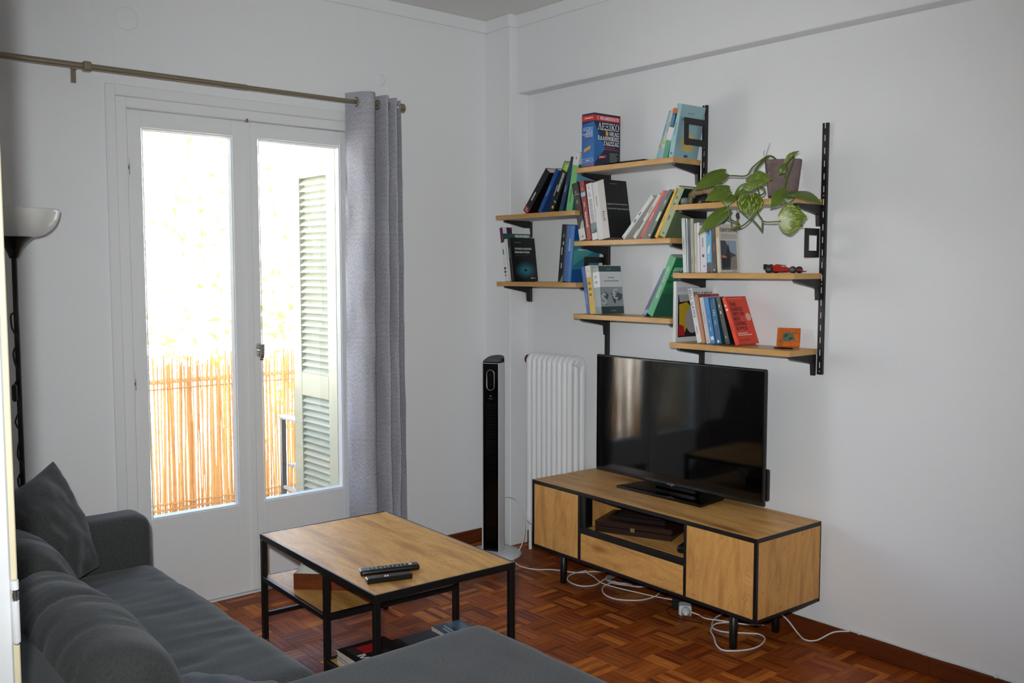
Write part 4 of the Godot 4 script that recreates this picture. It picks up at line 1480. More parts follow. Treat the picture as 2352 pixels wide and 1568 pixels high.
func book(label: String, shelf: String, x: float, t: float, H: float, D: float, lean: float, zf: float, spine: String, cover: String, deco := [], gloss := 0.42):
	var b := thing("book", label, "book", Vector3.ZERO, 0.0, "books on the wall shelves")
	t -= 0.0012
	var th := deg_to_rad(lean)
	var ox := 0.0
	var px := x
	if lean > 0:
		ox = -t
		px = x + t * cos(th)
	b.position = Vector3(px, SHELF[shelf] + 0.0004, zf)
	b.rotation.z = -th
	var ct := 0.0016 if t < 0.03 else 0.0024
	var st := begin()
	bx(st, Vector3(ox, 0, -0.002), Vector3(ox + t, H, 0.0), 0.0012)
	done("spine", st, cm(spine, gloss), b)
	st = begin()
	bx(st, Vector3(ox + t - ct, 0, -D), Vector3(ox + t, H, -0.002), 0.0004)
	done("cover", st, cm(cover, gloss), b)
	st = begin()
	bx(st, Vector3(ox, 0, -D), Vector3(ox + ct, H, -0.002), 0.0004)
	done("cover", st, cm(cover, gloss), b)
	st = begin()
	bx(st, Vector3(ox + ct, 0.002, -D + 0.003), Vector3(ox + t - ct, H - 0.002, -0.002), 0.0)
	done("pages", st, M.pages, b)
	for d in deco:
		var fr := face_frame(d[1], t, H, D, ox)
		var o: Vector3 = fr[0]
		var u: Vector3 = fr[1]
		var v: Vector3 = fr[2]
		var n: Vector3 = fr[3]
		match d[0]:
			"p":  # printed rectangle
				var s2 := begin()
				prism(s2, PackedVector2Array([Vector2(d[2], d[3]), Vector2(d[4], d[3]), Vector2(d[4], d[5]), Vector2(d[2], d[5])]), o, u, v, n * 0.00025)
				done("printed_panel", s2, cm(d[6], gloss), b)
			"g":  # printed polygon
				var s3 := begin()
				prism(s3, PackedVector2Array(d[2]), o, u, v, n * float(d[4] if d.size() > 4 else 0.0003))
				done("printed_shape", s3, cm(d[3], gloss), b)
			"e":  # printed ellipse
				var s4 := begin()
				var pl := PackedVector2Array()
				for k in 28:
					var a := TAU * k / 28.0
					pl.append(Vector2(d[2] + d[4] * cos(a), d[3] + d[5] * sin(a)))
				prism(s4, pl, o, u, v, n * float(d[7] if d.size() > 7 else 0.0004))
				done("printed_spot", s4, cm(d[6], gloss), b)
			"t":  # text: face, string, u0, v0, u1, v1, colour, rotation, font
				var font: Font = {"s": sans, "b": sans_bold, "f": serif, "F": serif_bold}[d[9] if d.size() > 9 else "b"]
				var c: Vector3 = o + u * ((d[3] + d[5]) * 0.5) + v * ((d[4] + d[6]) * 0.5) + n * 0.0005
				var w: float = u.length() * abs(d[5] - d[3])
				var h: float = v.length() * abs(d[6] - d[4])
				if d[8] == 0:
					lettering(b, d[2], font, c, u.normalized(), Vector3.UP, w, h, cm(d[7], 0.5), "title_lettering")
				elif d[8] > 0:
					lettering(b, d[2], font, c, Vector3.DOWN, u.normalized(), h, w, cm(d[7], 0.5), "title_lettering")
				else:
					lettering(b, d[2], font, c, Vector3.UP, -u.normalized(), h, w, cm(d[7], 0.5), "title_lettering")
			"l":  # lines of small print, too small to read: thin bars
				var s5 := begin()
				var rows: int = d[6]
				var rr := RandomNumberGenerator.new()
				rr.seed = 7 + rows
				for k in rows:
					var y0: float = lerp(float(d[3]), float(d[5]), (k + 0.2) / rows)
					var y1: float = lerp(float(d[3]), float(d[5]), (k + 0.65) / rows)
					var e: float = lerp(float(d[2]), float(d[4]), rr.randf_range(0.65, 1.0))
					prism(s5, PackedVector2Array([Vector2(d[2], y0), Vector2(e, y0), Vector2(e, y1), Vector2(d[2], y1)]), o, u, v, n * 0.0004)
				done("small_print", s5, cm(d[7], 0.5), b)
	return b

func V(a: float, b: float) -> Vector2:
	return Vector2(a, b)

func build_books():
	# upper left shelf, leaning to the right
	book("black textbook with a red foot on its spine, leaning furthest on the upper left shelf", "L1", 0.348, 0.042, 0.264, 0.15, 40.5, 0.165, "121315", "0e0f11", [["p", "s", 0, 0, 1, 0.14, "7d1f22"], ["l", "s", 0.35, 0.2, 0.62, 0.62, 1, "c9c9c5"], ["l", "s", 0.2, 0.03, 0.8, 0.11, 2, "d9cfc8"]])
	book("royal blue textbook leaning between two black ones on the upper left shelf", "L1", 0.461, 0.026, 0.246, 0.15, 33.0, 0.165, "1f4d93", "1c4788", [["l", "s", 0.42, 0.3, 0.58, 0.8, 1, "9db8dd"]])
	book("black economics book with a lime green head on the upper left shelf", "L1", 0.533, 0.044, 0.260, 0.15, 28.1, 0.165, "16181a", "111315", [["p", "s", 0.1, 0.84, 1, 1.0, "93c234"], ["t", "s", "ΤΤΤ", 0.35, 0.87, 0.8, 0.97, "f2f4e8", 1], ["t", "s", "ΟΙΚΟΝΟΜΙΚΗ", 0.42, 0.42, 0.78, 0.80, "e6e6e2", 1], ["l", "s", 0.2, 0.2, 0.34, 0.7, 1, "b5b5b0"], ["p", "s", 0.55, 0.2, 0.95, 0.235, "7a98c0"], ["e", "s", 0.7, 0.1, 0.18, 0.03, "c9b35c"]])
	book("slim navy book beside the light green one on the upper left shelf", "L1", 0.617, 0.024, 0.274, 0.15, 18.2, 0.165, "23415f", "1d3752", [["l", "s", 0.4, 0.3, 0.6, 0.6, 1, "a8bccd"]])
	book("tall light green and white book at the end of the upper left shelf", "L1", 0.668, 0.043, 0.286, 0.15, 11.8, 0.165, "7ecb82", "1f7f66", [["p", "s", 0, 0.78, 1, 1, "e7e9e6"], ["p", "c", 0, 0.8, 1, 1, "e4e6e4"], ["p", "c", 0, 0.52, 1, 0.66, "69a7c4"], ["l", "s", 0.4, 0.86, 0.6, 0.95, 1, "7a7f7a"], ["l", "s", 0.4, 0.05, 0.55, 0.55, 1, "3d8a4a"]])
	# lower left shelf
	book("white economics book with purple spine head and green band on the lower left shelf", "L2", 0.252, 0.025, 0.284, 0.19, -8.9, 0.21, "e4e4e2", "dfe0e0", [["p", "s", 0, 0.72, 1, 1, "5e1d57"], ["p", "c", 0.14, 0.885, 0.33, 1, "4d1a4a"], ["p", "c", 0.0, 0.74, 1, 0.885, "1d5a40"], ["t", "c", "ΟΙΚΟΝΟΜΙΚΗ", 0.42, 0.815, 0.95, 0.865, "e4ece6", 0], ["l", "c", 0.2, 0.765, 0.95, 0.80, 1, "c9d8cf"], ["l", "s", 0.3, 0.45, 0.7, 0.68, 1, "3f7d63"], ["p", "s", 0.2, 0.22, 0.85, 0.26, "6b2163"], ["p", "s", 0.2, 0.155, 0.85, 0.195, "6b2163"], ["e", "s", 0.5, 0.11, 0.3, 0.018, "9c8a35"]])
	book("plain white slim book beside the black probability book", "L2", 0.279, 0.021, 0.223, 0.17, -8.6, 0.21, "dcdcdc", "d8d8d8", [["p", "s", 0.6, 0.0, 0.66, 1.0, "a4a4a6"]])
	book("black probability textbook with a teal eye on its cover", "L2", 0.303, 0.020, 0.228, 0.172, -7.9, 0.21, "0d0f11", "0a0c0f", [["l", "s", 0.4, 0.45, 0.6, 0.95, 1, "9aa0a2"], ["t", "c", "ΣΤΟΙΧΕΙΑ ΘΕΩΡΙΑΣ", 0.16, 0.725, 0.84, 0.77, "d4d6d6", 0], ["t", "c", "ΠΙΘΑΝΟΤΗΤΩΝ", 0.16, 0.645, 0.74, 0.69, "d4d6d6", 0], ["l", "c", 0.16, 0.88, 0.5, 0.91, 1, "6f7476"], ["l", "c", 0.16, 0.585, 0.82, 0.605, 1, "27555c"], ["e", "c", 0.53, 0.25, 0.42, 0.205, "0f2a36", 0.00030], ["e", "c", 0.53, 0.25, 0.36, 0.165, "17414f", 0.00036], ["e", "c", 0.53, 0.25, 0.27, 0.12, "23606e", 0.00042], ["e", "c", 0.53, 0.25, 0.17, 0.075, "2f7684", 0.00048], ["e", "c", 0.53, 0.25, 0.06, 0.028, "0a1216", 0.00054], ["p", "c", 0.72, 0.055, 0.80, 0.085, "d8d8d8"], ["l", "c", 0.82, 0.055, 0.94, 0.085, 1, "b5b5b5"]], 0.3)
	book("tall black book with white titles standing by the blue mathematics book", "L2", 0.659, 0.036, 0.281, 0.18, 6.2, 0.21, "131416", "101113", [["l", "s", 0.42, 0.62, 0.72, 0.88, 2, "8d9092"], ["l", "s", 0.3, 0.42, 0.5, 0.7, 1, "c8cacb"], ["l", "s", 0.4, 0.2, 0.6, 0.4, 1, "c8cacb"], ["g", "s", [V(0.3, 0.0), V(0.95, 0.0), V(0.95, 0.14), V(0.6, 0.06)], "7d8074"]])
	book("blue mathematics textbook with a dark title label on the lower left shelf", "L2", 0.698, 0.052, 0.275, 0.185, 6.0, 0.21, "3a69a6", "1f579a", [["p", "s", 0.62, 0, 1, 1, "4f82bd"], ["l", "s", 0.45, 0.45, 0.6, 0.93, 1, "b9cde4"], ["g", "c", [V(0, 0.22), V(1, 0.28), V(1, 0.78), V(0, 0.74)], "2f7f95"], ["g", "c", [V(0.05, 0.3), V(0.9, 0.6), V(0.5, 0.72), V(0.05, 0.55)], "4b9a9c", 0.00036], ["p", "c", 0.16, 0.545, 0.98, 0.60, "14204a"], ["t", "c", "Μαθηματικά Οικονομικών Επιστημών", 0.2, 0.557, 0.94, 0.592, "dfe6ee", 0, "b"]])
	# topmost shelf: dictionary
	book("thick red, navy and blue dictionary with big white Greek title", "M1", 0.800, 0.083, 0.253, 0.178, 0.0, 0.187, "143053", "16233f", [["p", "s", 0, 0.86, 1, 0.965, "c4242c"], ["p", "c", 0, 0.86, 1, 0.965, "c4242c"], ["p", "s", 0, 0.05, 1, 0.79, "2068ac"], ["g", "s", [V(0, 0.79), V(1, 0.79), V(1, 0.84), V(0.2, 0.81)], "2068ac"], ["p", "s", 0, 0.03, 1, 0.05, "b82840"], ["g", "c", [V(0, 0.83), V(0.42, 0.36), V(0, 0.06)], "2068ac"], ["t", "s", "Γ. ΜΠΑΜΠΙΝΙΩΤΗ", 0.18, 0.90, 0.9, 0.928, "f0dede", 0, "F"], ["t", "c", "Γ. ΜΠΑΜΠΙΝΙΩΤΗ", 0.12, 0.885, 0.94, 0.945, "f0e4e4", 0, "F"], ["t", "c", "ΛΕΞΙΚΟ", 0.14, 0.70, 0.95, 0.83, "f3f3f3", 0, "f"], ["t", "c", "ΝΕΑΣ", 0.58, 0.605, 0.95, 0.675, "f3f3f3", 0, "F"], ["t", "c", "ΕΛΛΗΝΙΚΗΣ", 0.14, 0.515, 0.95, 0.585, "f3f3f3", 0, "F"], ["t", "c", "ΓΛΩΣΣΑΣ", 0.36, 0.42, 0.95, 0.495, "f3f3f3", 0, "F"], ["g", "c", [V(0.44, 0.60), V(0.52, 0.60), V(0.55, 0.64), V(0.52, 0.68), V(0.44, 0.69)], "e3a33c"], ["l", "c", 0.4, 0.33, 0.95, 0.40, 2, "a8304a"], ["l", "c", 0.6, 0.08, 0.95, 0.29, 6, "8a8a6e"], ["g", "c", [V(0.14, 0.155), V(0.46, 0.195), V(0.46, 0.245), V(0.14, 0.205)], "c42838"], ["l", "c", 0.18, 0.18, 0.44, 0.215, 1, "f0d8d8"], ["t", "s", "ΛΕΞΙΚΟ", 0.08, 0.685, 0.9, 0.745, "cfe0f0", 0, "f"], ["t", "s", "ΝΕΑΣ", 0.5, 0.645, 0.9, 0.678, "cfe0f0", 0, "F"], ["t", "s", "ΕΛΛΗΝΙΚΗΣ", 0.05, 0.605, 0.9, 0.638, "cfe0f0", 0, "F"], ["t", "s", "ΓΛΩΣΣΑΣ", 0.25, 0.565, 0.9, 0.598, "cfe0f0", 0, "F"], ["g", "s", [V(0.36, 0.63), V(0.48, 0.63), V(0.48, 0.68), V(0.4, 0.69)], "e3a33c", 0.00045], ["l", "s", 0.1, 0.50, 0.9, 0.55, 2, "8a2a55"], ["g", "s", [V(0.14, 0.28), V(0.68, 0.34), V(0.74, 0.41), V(0.2, 0.35)], "e0a12e"], ["g", "s", [V(0.05, 0.1), V(0.9, 0.1), V(0.9, 0.165), V(0.05, 0.165)], "d6e2ee"], ["g", "s", [V(0.07, 0.105), V(0.88, 0.105), V(0.88, 0.16), V(0.07, 0.16)], "2068ac", 0.00035], ["l", "s", 0.3, 0.115, 0.75, 0.15, 1, "e0e8f0"]], 0.3)
	book("very slim pale teal booklet leaning on the topmost shelf", "M1", 1.258, 0.014, 0.214, 0.15, 20.3, 0.18, "86b2b5", "9fc4c4", [["p", "s", 0, 0.24, 1, 0.29, "c78a35"], ["l", "s", 0.35, 0.4, 0.65, 0.9, 1, "5d8a90"]])
	book("slim grey white booklet with a yellow mark on the topmost shelf", "M1", 1.275, 0.020, 0.217, 0.15, 19.2, 0.18, "c6c8c8", "d5d6d6", [["p", "s", 0.1, 0.3, 0.9, 0.36, "c0a83a"], ["l", "s", 0.4, 0.45, 0.6, 0.9, 1, "7d7f80"], ["p", "s", 0.2, 0.02, 0.8, 0.22, "8aa8c4"]])
	book("slim booklet with an orange head and green foot on the topmost shelf", "M1", 1.298, 0.028, 0.215, 0.15, 16.5, 0.18, "3f6f72", "2f7a64", [["p", "s", 0, 0.9, 1, 1, "cf6a3a"], ["p", "s", 0, 0.36, 1, 0.62, "e4e6e4"], ["p", "s", 0, 0, 1, 0.36, "3f9a78"], ["p", "s", 0.1, 0.66, 0.6, 0.88, "3c7fb0"]])
	book("pale blue textbook with a yellow circle on its cover on the topmost shelf", "M1", 1.332, 0.026, 0.230, 0.165, 11.6, 0.18, "9fc6ca", "93b4bc", [["l", "s", 0.4, 0.3, 0.6, 0.85, 1, "6a9498"], ["e", "c", 0.52, 0.31, 0.27, 0.17, "d9b24a", 0.0003], ["e", "c", 0.52, 0.34, 0.20, 0.13, "c2b98a", 0.00035], ["g", "c", [V(0.38, 0.28), V(0.5, 0.26), V(0.52, 0.36), V(0.44, 0.5), V(0.36, 0.44)], "3c474c", 0.0004], ["l", "c", 0.32, 0.83, 0.62, 0.86, 1, "5f7d84"], ["l", "c", 0.12, 0.70, 0.5, 0.76, 2, "44555c"], ["p", "c", 0.42, 0.03, 0.58, 0.075, "2f4d8f"], ["p", "s", 0.3, 0.06, 0.7, 0.1, "2f4d9a"]])
	# middle shelf
	book("dark brown book with a white foot leaning on the middle shelf", "M2", 0.803, 0.044, 0.280, 0.17, -12.3, 0.20, "241f1e", "1d1a1a", [["p", "s", 0.0, 0.0, 1, 0.2, "dcdad4"], ["g", "s", [V(0.3, 0.2), V(1, 0.2), V(1, 0.34), V(0.6, 0.3)], "b8b4aa"], ["l", "s", 0.35, 0.6, 0.7, 0.92, 2, "6e6764"], ["p", "s", 0.0, 0.79, 1, 0.797, "b8b5b0"], ["e", "s", 0.55, 0.06, 0.15, 0.02, "c8502e"]])
	book("dark red accounting book with white Greek title on the middle shelf", "M2", 0.852, 0.032, 0.287, 0.17, -11.3, 0.20, "8a2a24", "7d2620", [["p", "s", 0, 0.74, 1, 0.81, "9fc0d2"], ["t", "s", "Λογιστική", 0.25, 0.22, 0.75, 0.48, "efe6e2", 1], ["l", "s", 0.4, 0.52, 0.6, 0.72, 1, "d0b0a8"], ["l", "s", 0.35, 0.84, 0.65, 0.9, 2, "d0b0a8"]])
	book("white management book with a landscape strip on the middle shelf", "M2", 0.888, 0.038, 0.271, 0.17, -10.0, 0.20, "dfe0df", "dcdcdb", [["t", "s", "MANAGEMENT", 0.3, 0.30, 0.75, 0.72, "4d5052", 1, "f"], ["p", "s", 0, 0.12, 1, 0.30, "6d7f86"], ["g", "s", [V(0, 0.12), V(1, 0.12), V(1, 0.2), V(0.5, 0.17)], "3c4a44", 0.00045], ["l", "s", 0.35, 0.76, 0.65, 0.85, 2, "8b8d8e"], ["l", "s", 0.35, 0.9, 0.6, 0.96, 2, "8b8d8e"]])
	book("thick white spined book with a black cover on the middle shelf", "M2", 0.928, 0.076, 0.274, 0.155, -9.5, 0.20, "e0dedb", "131416", [["p", "s", 0.48, 0.0, 1, 1, "cfcbc7"], ["l", "s", 0.2, 0.5, 0.27, 0.9, 1, "8b8788"], ["l", "s", 0.62, 0.30, 0.85, 0.48, 5, "6a4448"], ["l", "c", 0.25, 0.93, 0.65, 0.945, 1, "8a8c8e"], ["t", "c", "χρηματοοικονομική", 0.04, 0.56, 0.92, 0.60, "a8abac", 0, "s"], ["t", "c", "λογιστική πληροφόρηση", 0.04, 0.48, 0.98, 0.52, "a8abac", 0, "s"]], 0.55)
	book("white book leaning furthest in the slanted row on the middle shelf", "M2", 1.058, 0.021, 0.255, 0.165, 44.4, 0.18, "d6d8d8", "d2d4d4", [["l", "s", 0.3, 0.35, 0.7, 0.68, 2, "55585a"], ["l", "s", 0.35, 0.02, 0.65, 0.06, 1, "55585a"]])
	book("cream book with a green and black mark in the slanted row", "M2", 1.127, 0.019, 0.242, 0.165, 39.0, 0.18, "d0cdc4", "c9c6bd", [["p", "s", 0, 0.2, 0.45, 0.4, "23282a"], ["p", "s", 0, 0.14, 0.45, 0.2, "5d9a35"], ["l", "s", 0.4, 0.5, 0.65, 0.85, 1, "77766f"]])
	book("bright red spined white book in the slanted row", "M2", 1.170, 0.017, 0.243, 0.165, 33.6, 0.18, "bb3b31", "d3d4d6", [["l", "s", 0.4, 0.3, 0.62, 0.7, 1, "e8c8c4"]])
	book("dark green spined book with a white title patch in the slanted row", "M2", 1.213, 0.020, 0.239, 0.165, 32.2, 0.18, "3d4f40", "35463a", [["p", "s", 0.2, 0.36, 0.8, 0.56, "c6cdc4"], ["l", "s", 0.35, 0.7, 0.65, 0.85, 1, "aebcae"], ["e", "s", 0.5, 0.06, 0.28, 0.02, "c6cdc4"]])
	book("yellow spined book in the slanted row", "M2", 1.257, 0.018, 0.240, 0.165, 29.5, 0.18, "dfa92c", "c99a2a", [["l", "s", 0.4, 0.25, 0.6, 0.55, 1, "8a6a20"]])
	book("sage green book with a dark green cover at the end of the slanted row", "M2", 1.284, 0.037, 0.235, 0.17, 27.0, 0.18, "96a578", "0f2f22", [["l", "s", 0.35, 0.6, 0.62, 0.86, 2, "5a4a35"], ["l", "s", 0.35, 0.3, 0.6, 0.5, 1, "55603f"], ["p", "c", 0.0, 0.0, 1, 0.55, "6f8060"], ["p", "s", 0.35, 0.06, 0.65, 0.09, "3c4a35"]])
	# shelf above the television
	book("slim periwinkle blue book at the start of the shelf above the television", "M3", 0.843, 0.023, 0.230, 0.15, -10.3, 0.19, "4463a8", "3c5898", [["l", "s", 0.4, 0.1, 0.6, 0.6, 1, "a0b2dc"], ["p", "s", 0.2, 0.86, 0.8, 0.9, "6a5fae"]])
	book("yellow book with a white head on the shelf above the television", "M3", 0.867, 0.034, 0.233, 0.15, -9.3, 0.19, "d8b24c", "d5cfbd", [["p", "s", 0, 0.76, 1, 1, "e2e1dd"], ["l", "s", 0.25, 0.35, 0.8, 0.7, 3, "7d6530"], ["l", "s", 0.4, 0.86, 0.6, 0.93, 1, "8d8c88"]])
	book("textbook with a grey world map and currency signs on its white cover", "M3", 0.904, 0.043, 0.228, 0.152, -7.0, 0.19, "d4d7d8", "d6d9db", [["p", "s", 0, 0.88, 1, 1, "2a474f"], ["p", "c", 0, 0.88, 1, 1, "2a474f"], ["p", "s", 0, 0, 1, 0.15, "2a4248"], ["p", "c", 0, 0, 1, 0.15, "2a4248"], ["p", "s", 0, 0.15, 1, 0.56, "8b9697"], ["p", "c", 0, 0.15, 1, 0.56, "909c9e"], ["l", "c", 0.36, 0.925, 0.6, 0.945, 1, "9fb0b4"], ["t", "c", "Εισαγωγή", 0.38, 0.735, 0.66, 0.775, "5f686c", 0, "f"], ["t", "c", "στην Οικονομετρική Ανάλυση", 0.2, 0.665, 0.86, 0.705, "5f686c", 0, "f"], ["g", "c", [V(0.02, 0.42), V(0.2, 0.46), V(0.36, 0.40), V(0.3, 0.3), V(0.2, 0.28), V(0.26, 0.18), V(0.14, 0.2), V(0.08, 0.32)], "45565b"], ["g", "c", [V(0.46, 0.44), V(0.7, 0.46), V(0.98, 0.40), V(0.94, 0.3), V(0.8, 0.26), V(0.7, 0.32), V(0.64, 0.2), V(0.56, 0.24), V(0.52, 0.34)], "3f5055"], ["t", "c", "$", 0.03, 0.16, 0.26, 0.46, "b9c2c3", 0, "b"], ["t", "c", "€", 0.52, 0.30, 0.78, 0.52, "b9c2c3", 0, "b"], ["l", "s", 0.3, 0.62, 0.7, 0.84, 2, "9aa0a2"], ["l", "c", 0.42, 0.05, 0.7, 0.075, 1, "8fa2a8"]], 0.3)
	book("slim navy book leaning beside the green book above the television", "M3", 1.164, 0.020, 0.242, 0.15, 30.6, 0.15, "29386e", "26345f", [["g", "s", [V(0, 0.02), V(1, 0.02), V(1, 0.16), V(0, 0.1)], "8a9ab8"]])
	book("large green book with a white diagonal title leaning above the television", "M3", 1.190, 0.038, 0.297, 0.19, 27.1, 0.15, "2f9a62", "2a8a58", [["t", "s", "ΔΙΕΘΝΗΣ ΕΜΠΟΡΙΚΗ", 0.32, 0.3, 0.7, 0.82, "e3efe4", -1, "s"], ["t", "c", "ΔΙΕΘ", 0.08, 0.78, 0.4, 0.84, "dcebe0", 0, "b"], ["t", "c", "ΣΤ", 0.08, 0.70, 0.32, 0.76, "dcebe0", 0, "b"], ["p", "c", 0, 0.58, 1, 0.63, "37584a"], ["p", "c", 0, 0.0, 1, 0.40, "2d6b52"], ["l", "c", 0.1, 0.30, 0.55, 0.5, 8, "2f5a48"]])
	# toy car shelf
	book("white spined book at the start of the toy car shelf", "R2", 1.398, 0.021, 0.238, 0.15, -3.6, 0.15, "dcdedf", "6c7a80", [["l", "s", 0.4, 0.2, 0.6, 0.85, 1, "a0a6aa"]])
	book("dark slate spined slim book on the toy car shelf", "R2", 1.421, 0.020, 0.236, 0.15, -2.9, 0.15, "283843", "8a8c84", [["p", "s", 0, 0, 0.4, 1, "b9c4ca"]])
	book("grey green book with a plain cover on the toy car shelf", "R2", 1.443, 0.018, 0.234, 0.165, -2.8, 0.15, "a3a594", "7a7a72", [["l", "s", 0.4, 0.1, 0.6, 0.4, 1, "6a6a5e"]])
	book("cream slim paperback on the toy car shelf", "R2", 1.4625, 0.0145, 0.213, 0.14, -2.7, 0.15, "cdc6b6", "c6c0b2", [["l", "s", 0.4, 0.1, 0.6, 0.5, 1, "8d8470"]])
	book("narrow white paperback on the toy car shelf", "R2", 1.478, 0.0145, 0.216, 0.14, -2.6, 0.15, "dfdfe0", "9a9698", [])
	book("white paperback with a small red flower on its spine", "R2", 1.494, 0.033, 0.202, 0.14, -2.6, 0.15, "dcdbe0", "d6d5da", [["l", "s", 0.35, 0.45, 0.6, 0.9, 1, "a08a98"], ["e", "s", 0.5, 0.36, 0.2, 0.035, "8a2a35"], ["e", "s", 0.62, 0.14, 0.1, 0.02, "4a3a45"]])
	book("sky blue and black patterned paperback on the toy car shelf", "R2", 1.528, 0.026, 0.196, 0.14, -2.5, 0.15, "5aa9cf", "4a94b8", [["p", "s", 0, 0, 1, 0.22, "2f2f33"], ["g", "s", [V(0.2, 0.9), V(0.6, 0.95), V(0.7, 0.8), V(0.4, 0.84)], "1c3d52"], ["g", "s", [V(0.3, 0.55), V(0.8, 0.62), V(0.6, 0.42), V(0.2, 0.4)], "dfeaf0"], ["l", "s", 0.3, 0.25, 0.75, 0.38, 2, "bcd8e4"]])
	book("black paperback with red lettering strip on the toy car shelf", "R2", 1.555, 0.025, 0.205, 0.14, -2.4, 0.15, "2a2826", "242220", [["l", "s", 0.35, 0.35, 0.65, 0.75, 1, "a04030"], ["e", "s", 0.5, 0.06, 0.2, 0.02, "b0a898"]])
	book("cream book with a car photograph on its cover", "R2", 1.583, 0.018, 0.206, 0.135, -4.6, 0.15, "d8ceb4", "cfc9bd", [["p", "s", 0.2, 0.72, 0.8, 0.97, "c4a860"], ["t", "c", "ΟΔΗΓΟΝΤΑΣ", 0.06, 0.84, 0.96, 0.92, "5d4d42", 0, "b"], ["p", "c", 0.1, 0.70, 0.92, 0.80, "b5b2ab"], ["p", "c", 0.06, 0.06, 0.86, 0.66, "39414a"], ["g", "c", [V(0.3, 0.66), V(0.86, 0.66), V(0.86, 0.36), V(0.55, 0.42)], "8fa0b2"], ["g", "c", [V(0.5, 0.06), V(0.86, 0.06), V(0.86, 0.36), V(0.58, 0.32)], "8a8378"], ["g", "c", [V(0.1, 0.34), V(0.3, 0.36), V(0.45, 0.6), V(0.52, 0.4), V(0.5, 0.12), V(0.12, 0.1)], "14161a", 0.00045], ["g", "c", [V(0.1, 0.36), V(0.32, 0.34), V(0.34, 0.30), V(0.1, 0.31)], "c07a50", 0.0005], ["l", "c", 0.62, 0.02, 0.86, 0.045, 1, "6a6258"]])
	# lowest right shelf
	var pop := [["t", "c", "LICHTENSTEIN", 0.05, 0.84, 0.98, 0.90, "9a9aa0", 0, "f"], ["p", "c", 0.08, 0.08, 0.98, 0.78, "2b2424"], ["g", "c", [V(0.1, 0.78), V(0.5, 0.78), V(0.55, 0.68), V(0.14, 0.66)], "a9acae", 0.0004], ["g", "c", [V(0.12, 0.62), V(0.4, 0.66), V(0.7, 0.5), V(0.45, 0.3), V(0.3, 0.12), V(0.14, 0.1)], "c2a32a", 0.00045], ["g", "c", [V(0.1, 0.3), V(0.3, 0.26), V(0.34, 0.1), V(0.1, 0.1)], "a8262a", 0.0005], ["e", "c", 0.62, 0.36, 0.26, 0.22, "a7a3aa", 0.00055]]
	book("large white art book with a colourful cover picture, upright on the lowest right shelf", "R3", 1.3745, 0.017, 0.266, 0.185, 0.0, 0.187, "dfe0e0", "d8d9da", pop, 0.25)
	book("white hardback with black and red capitals leaning on the lowest right shelf", "R3", 1.481, 0.0245, 0.240, 0.15, -13.9, 0.15, "e0e0e2", "d6d5d3", [["t", "s", "BILL GATES", 0.22, 0.46, 0.78, 0.97, "3a3c48", 1, "s"], ["l", "s", 0.4, 0.1, 0.6, 0.42, 1, "c88a80"], ["t", "c", "BILL GAT", 0.05, 0.82, 0.68, 0.92, "2c2e38", 0, "b"], ["t", "c", "ES", 0.71, 0.82, 0.9, 0.92, "b03a38", 0, "b"]], 0.35)
	book("copper foil spined book on the lowest right shelf", "R3", 1.508, 0.020, 0.213, 0.145, -12.6, 0.15, "b98a63", "a8562e", [["p", "c", 0, 0.93, 1, 1, "a83a48"], ["p", "c", 0.08, 0.935, 0.6, 0.985, "c09030"], ["p", "s", 0.75, 0, 1, 1, "a86a55"]], 0.18)
	book("grey white paperback on the lowest right shelf", "R3", 1.531, 0.022, 0.201, 0.14, -12.4, 0.15, "c3c6ca", "b8bcc0", [["l", "s", 0.4, 0.3, 0.58, 0.9, 1, "9a9ea4"], ["l", "s", 0.4, 0.03, 0.6, 0.07, 1, "4a4c50"]])
	book("bright blue paperback with a white foot label on the lowest right shelf", "R3", 1.556, 0.022, 0.199, 0.14, -12.2, 0.15, "2a7cc0", "2a6aa2", [["p", "s", 0.15, 0.08, 0.85, 0.16, "e0e4e8"], ["l", "s", 0.35, 0.25, 0.6, 0.6, 2, "9ab8c0"]])
	book("teal blue paperback on the lowest right shelf", "R3", 1.584, 0.027, 0.197, 0.14, -12.0, 0.15, "24587a", "1f4a66", [["l", "s", 0.3, 0.62, 0.7, 0.76, 3, "9ec0d2"], ["p", "s", 0.35, 0.42, 0.6, 0.52, "5a9ab8"], ["e", "s", 0.5, 0.06, 0.2, 0.03, "d0dce4"]])
	book("charcoal paperback with white titles on the lowest right shelf", "R3", 1.633, 0.022, 0.205, 0.14, -16.0, 0.15, "3b3c3a", "1c1d1d", [["l", "s", 0.35, 0.62, 0.6, 0.9, 2, "c8cac6"], ["e", "s", 0.55, 0.52, 0.12, 0.012, "c03a2a"], ["l", "s", 0.35, 0.12, 0.6, 0.22, 1, "a8aaa6"]])
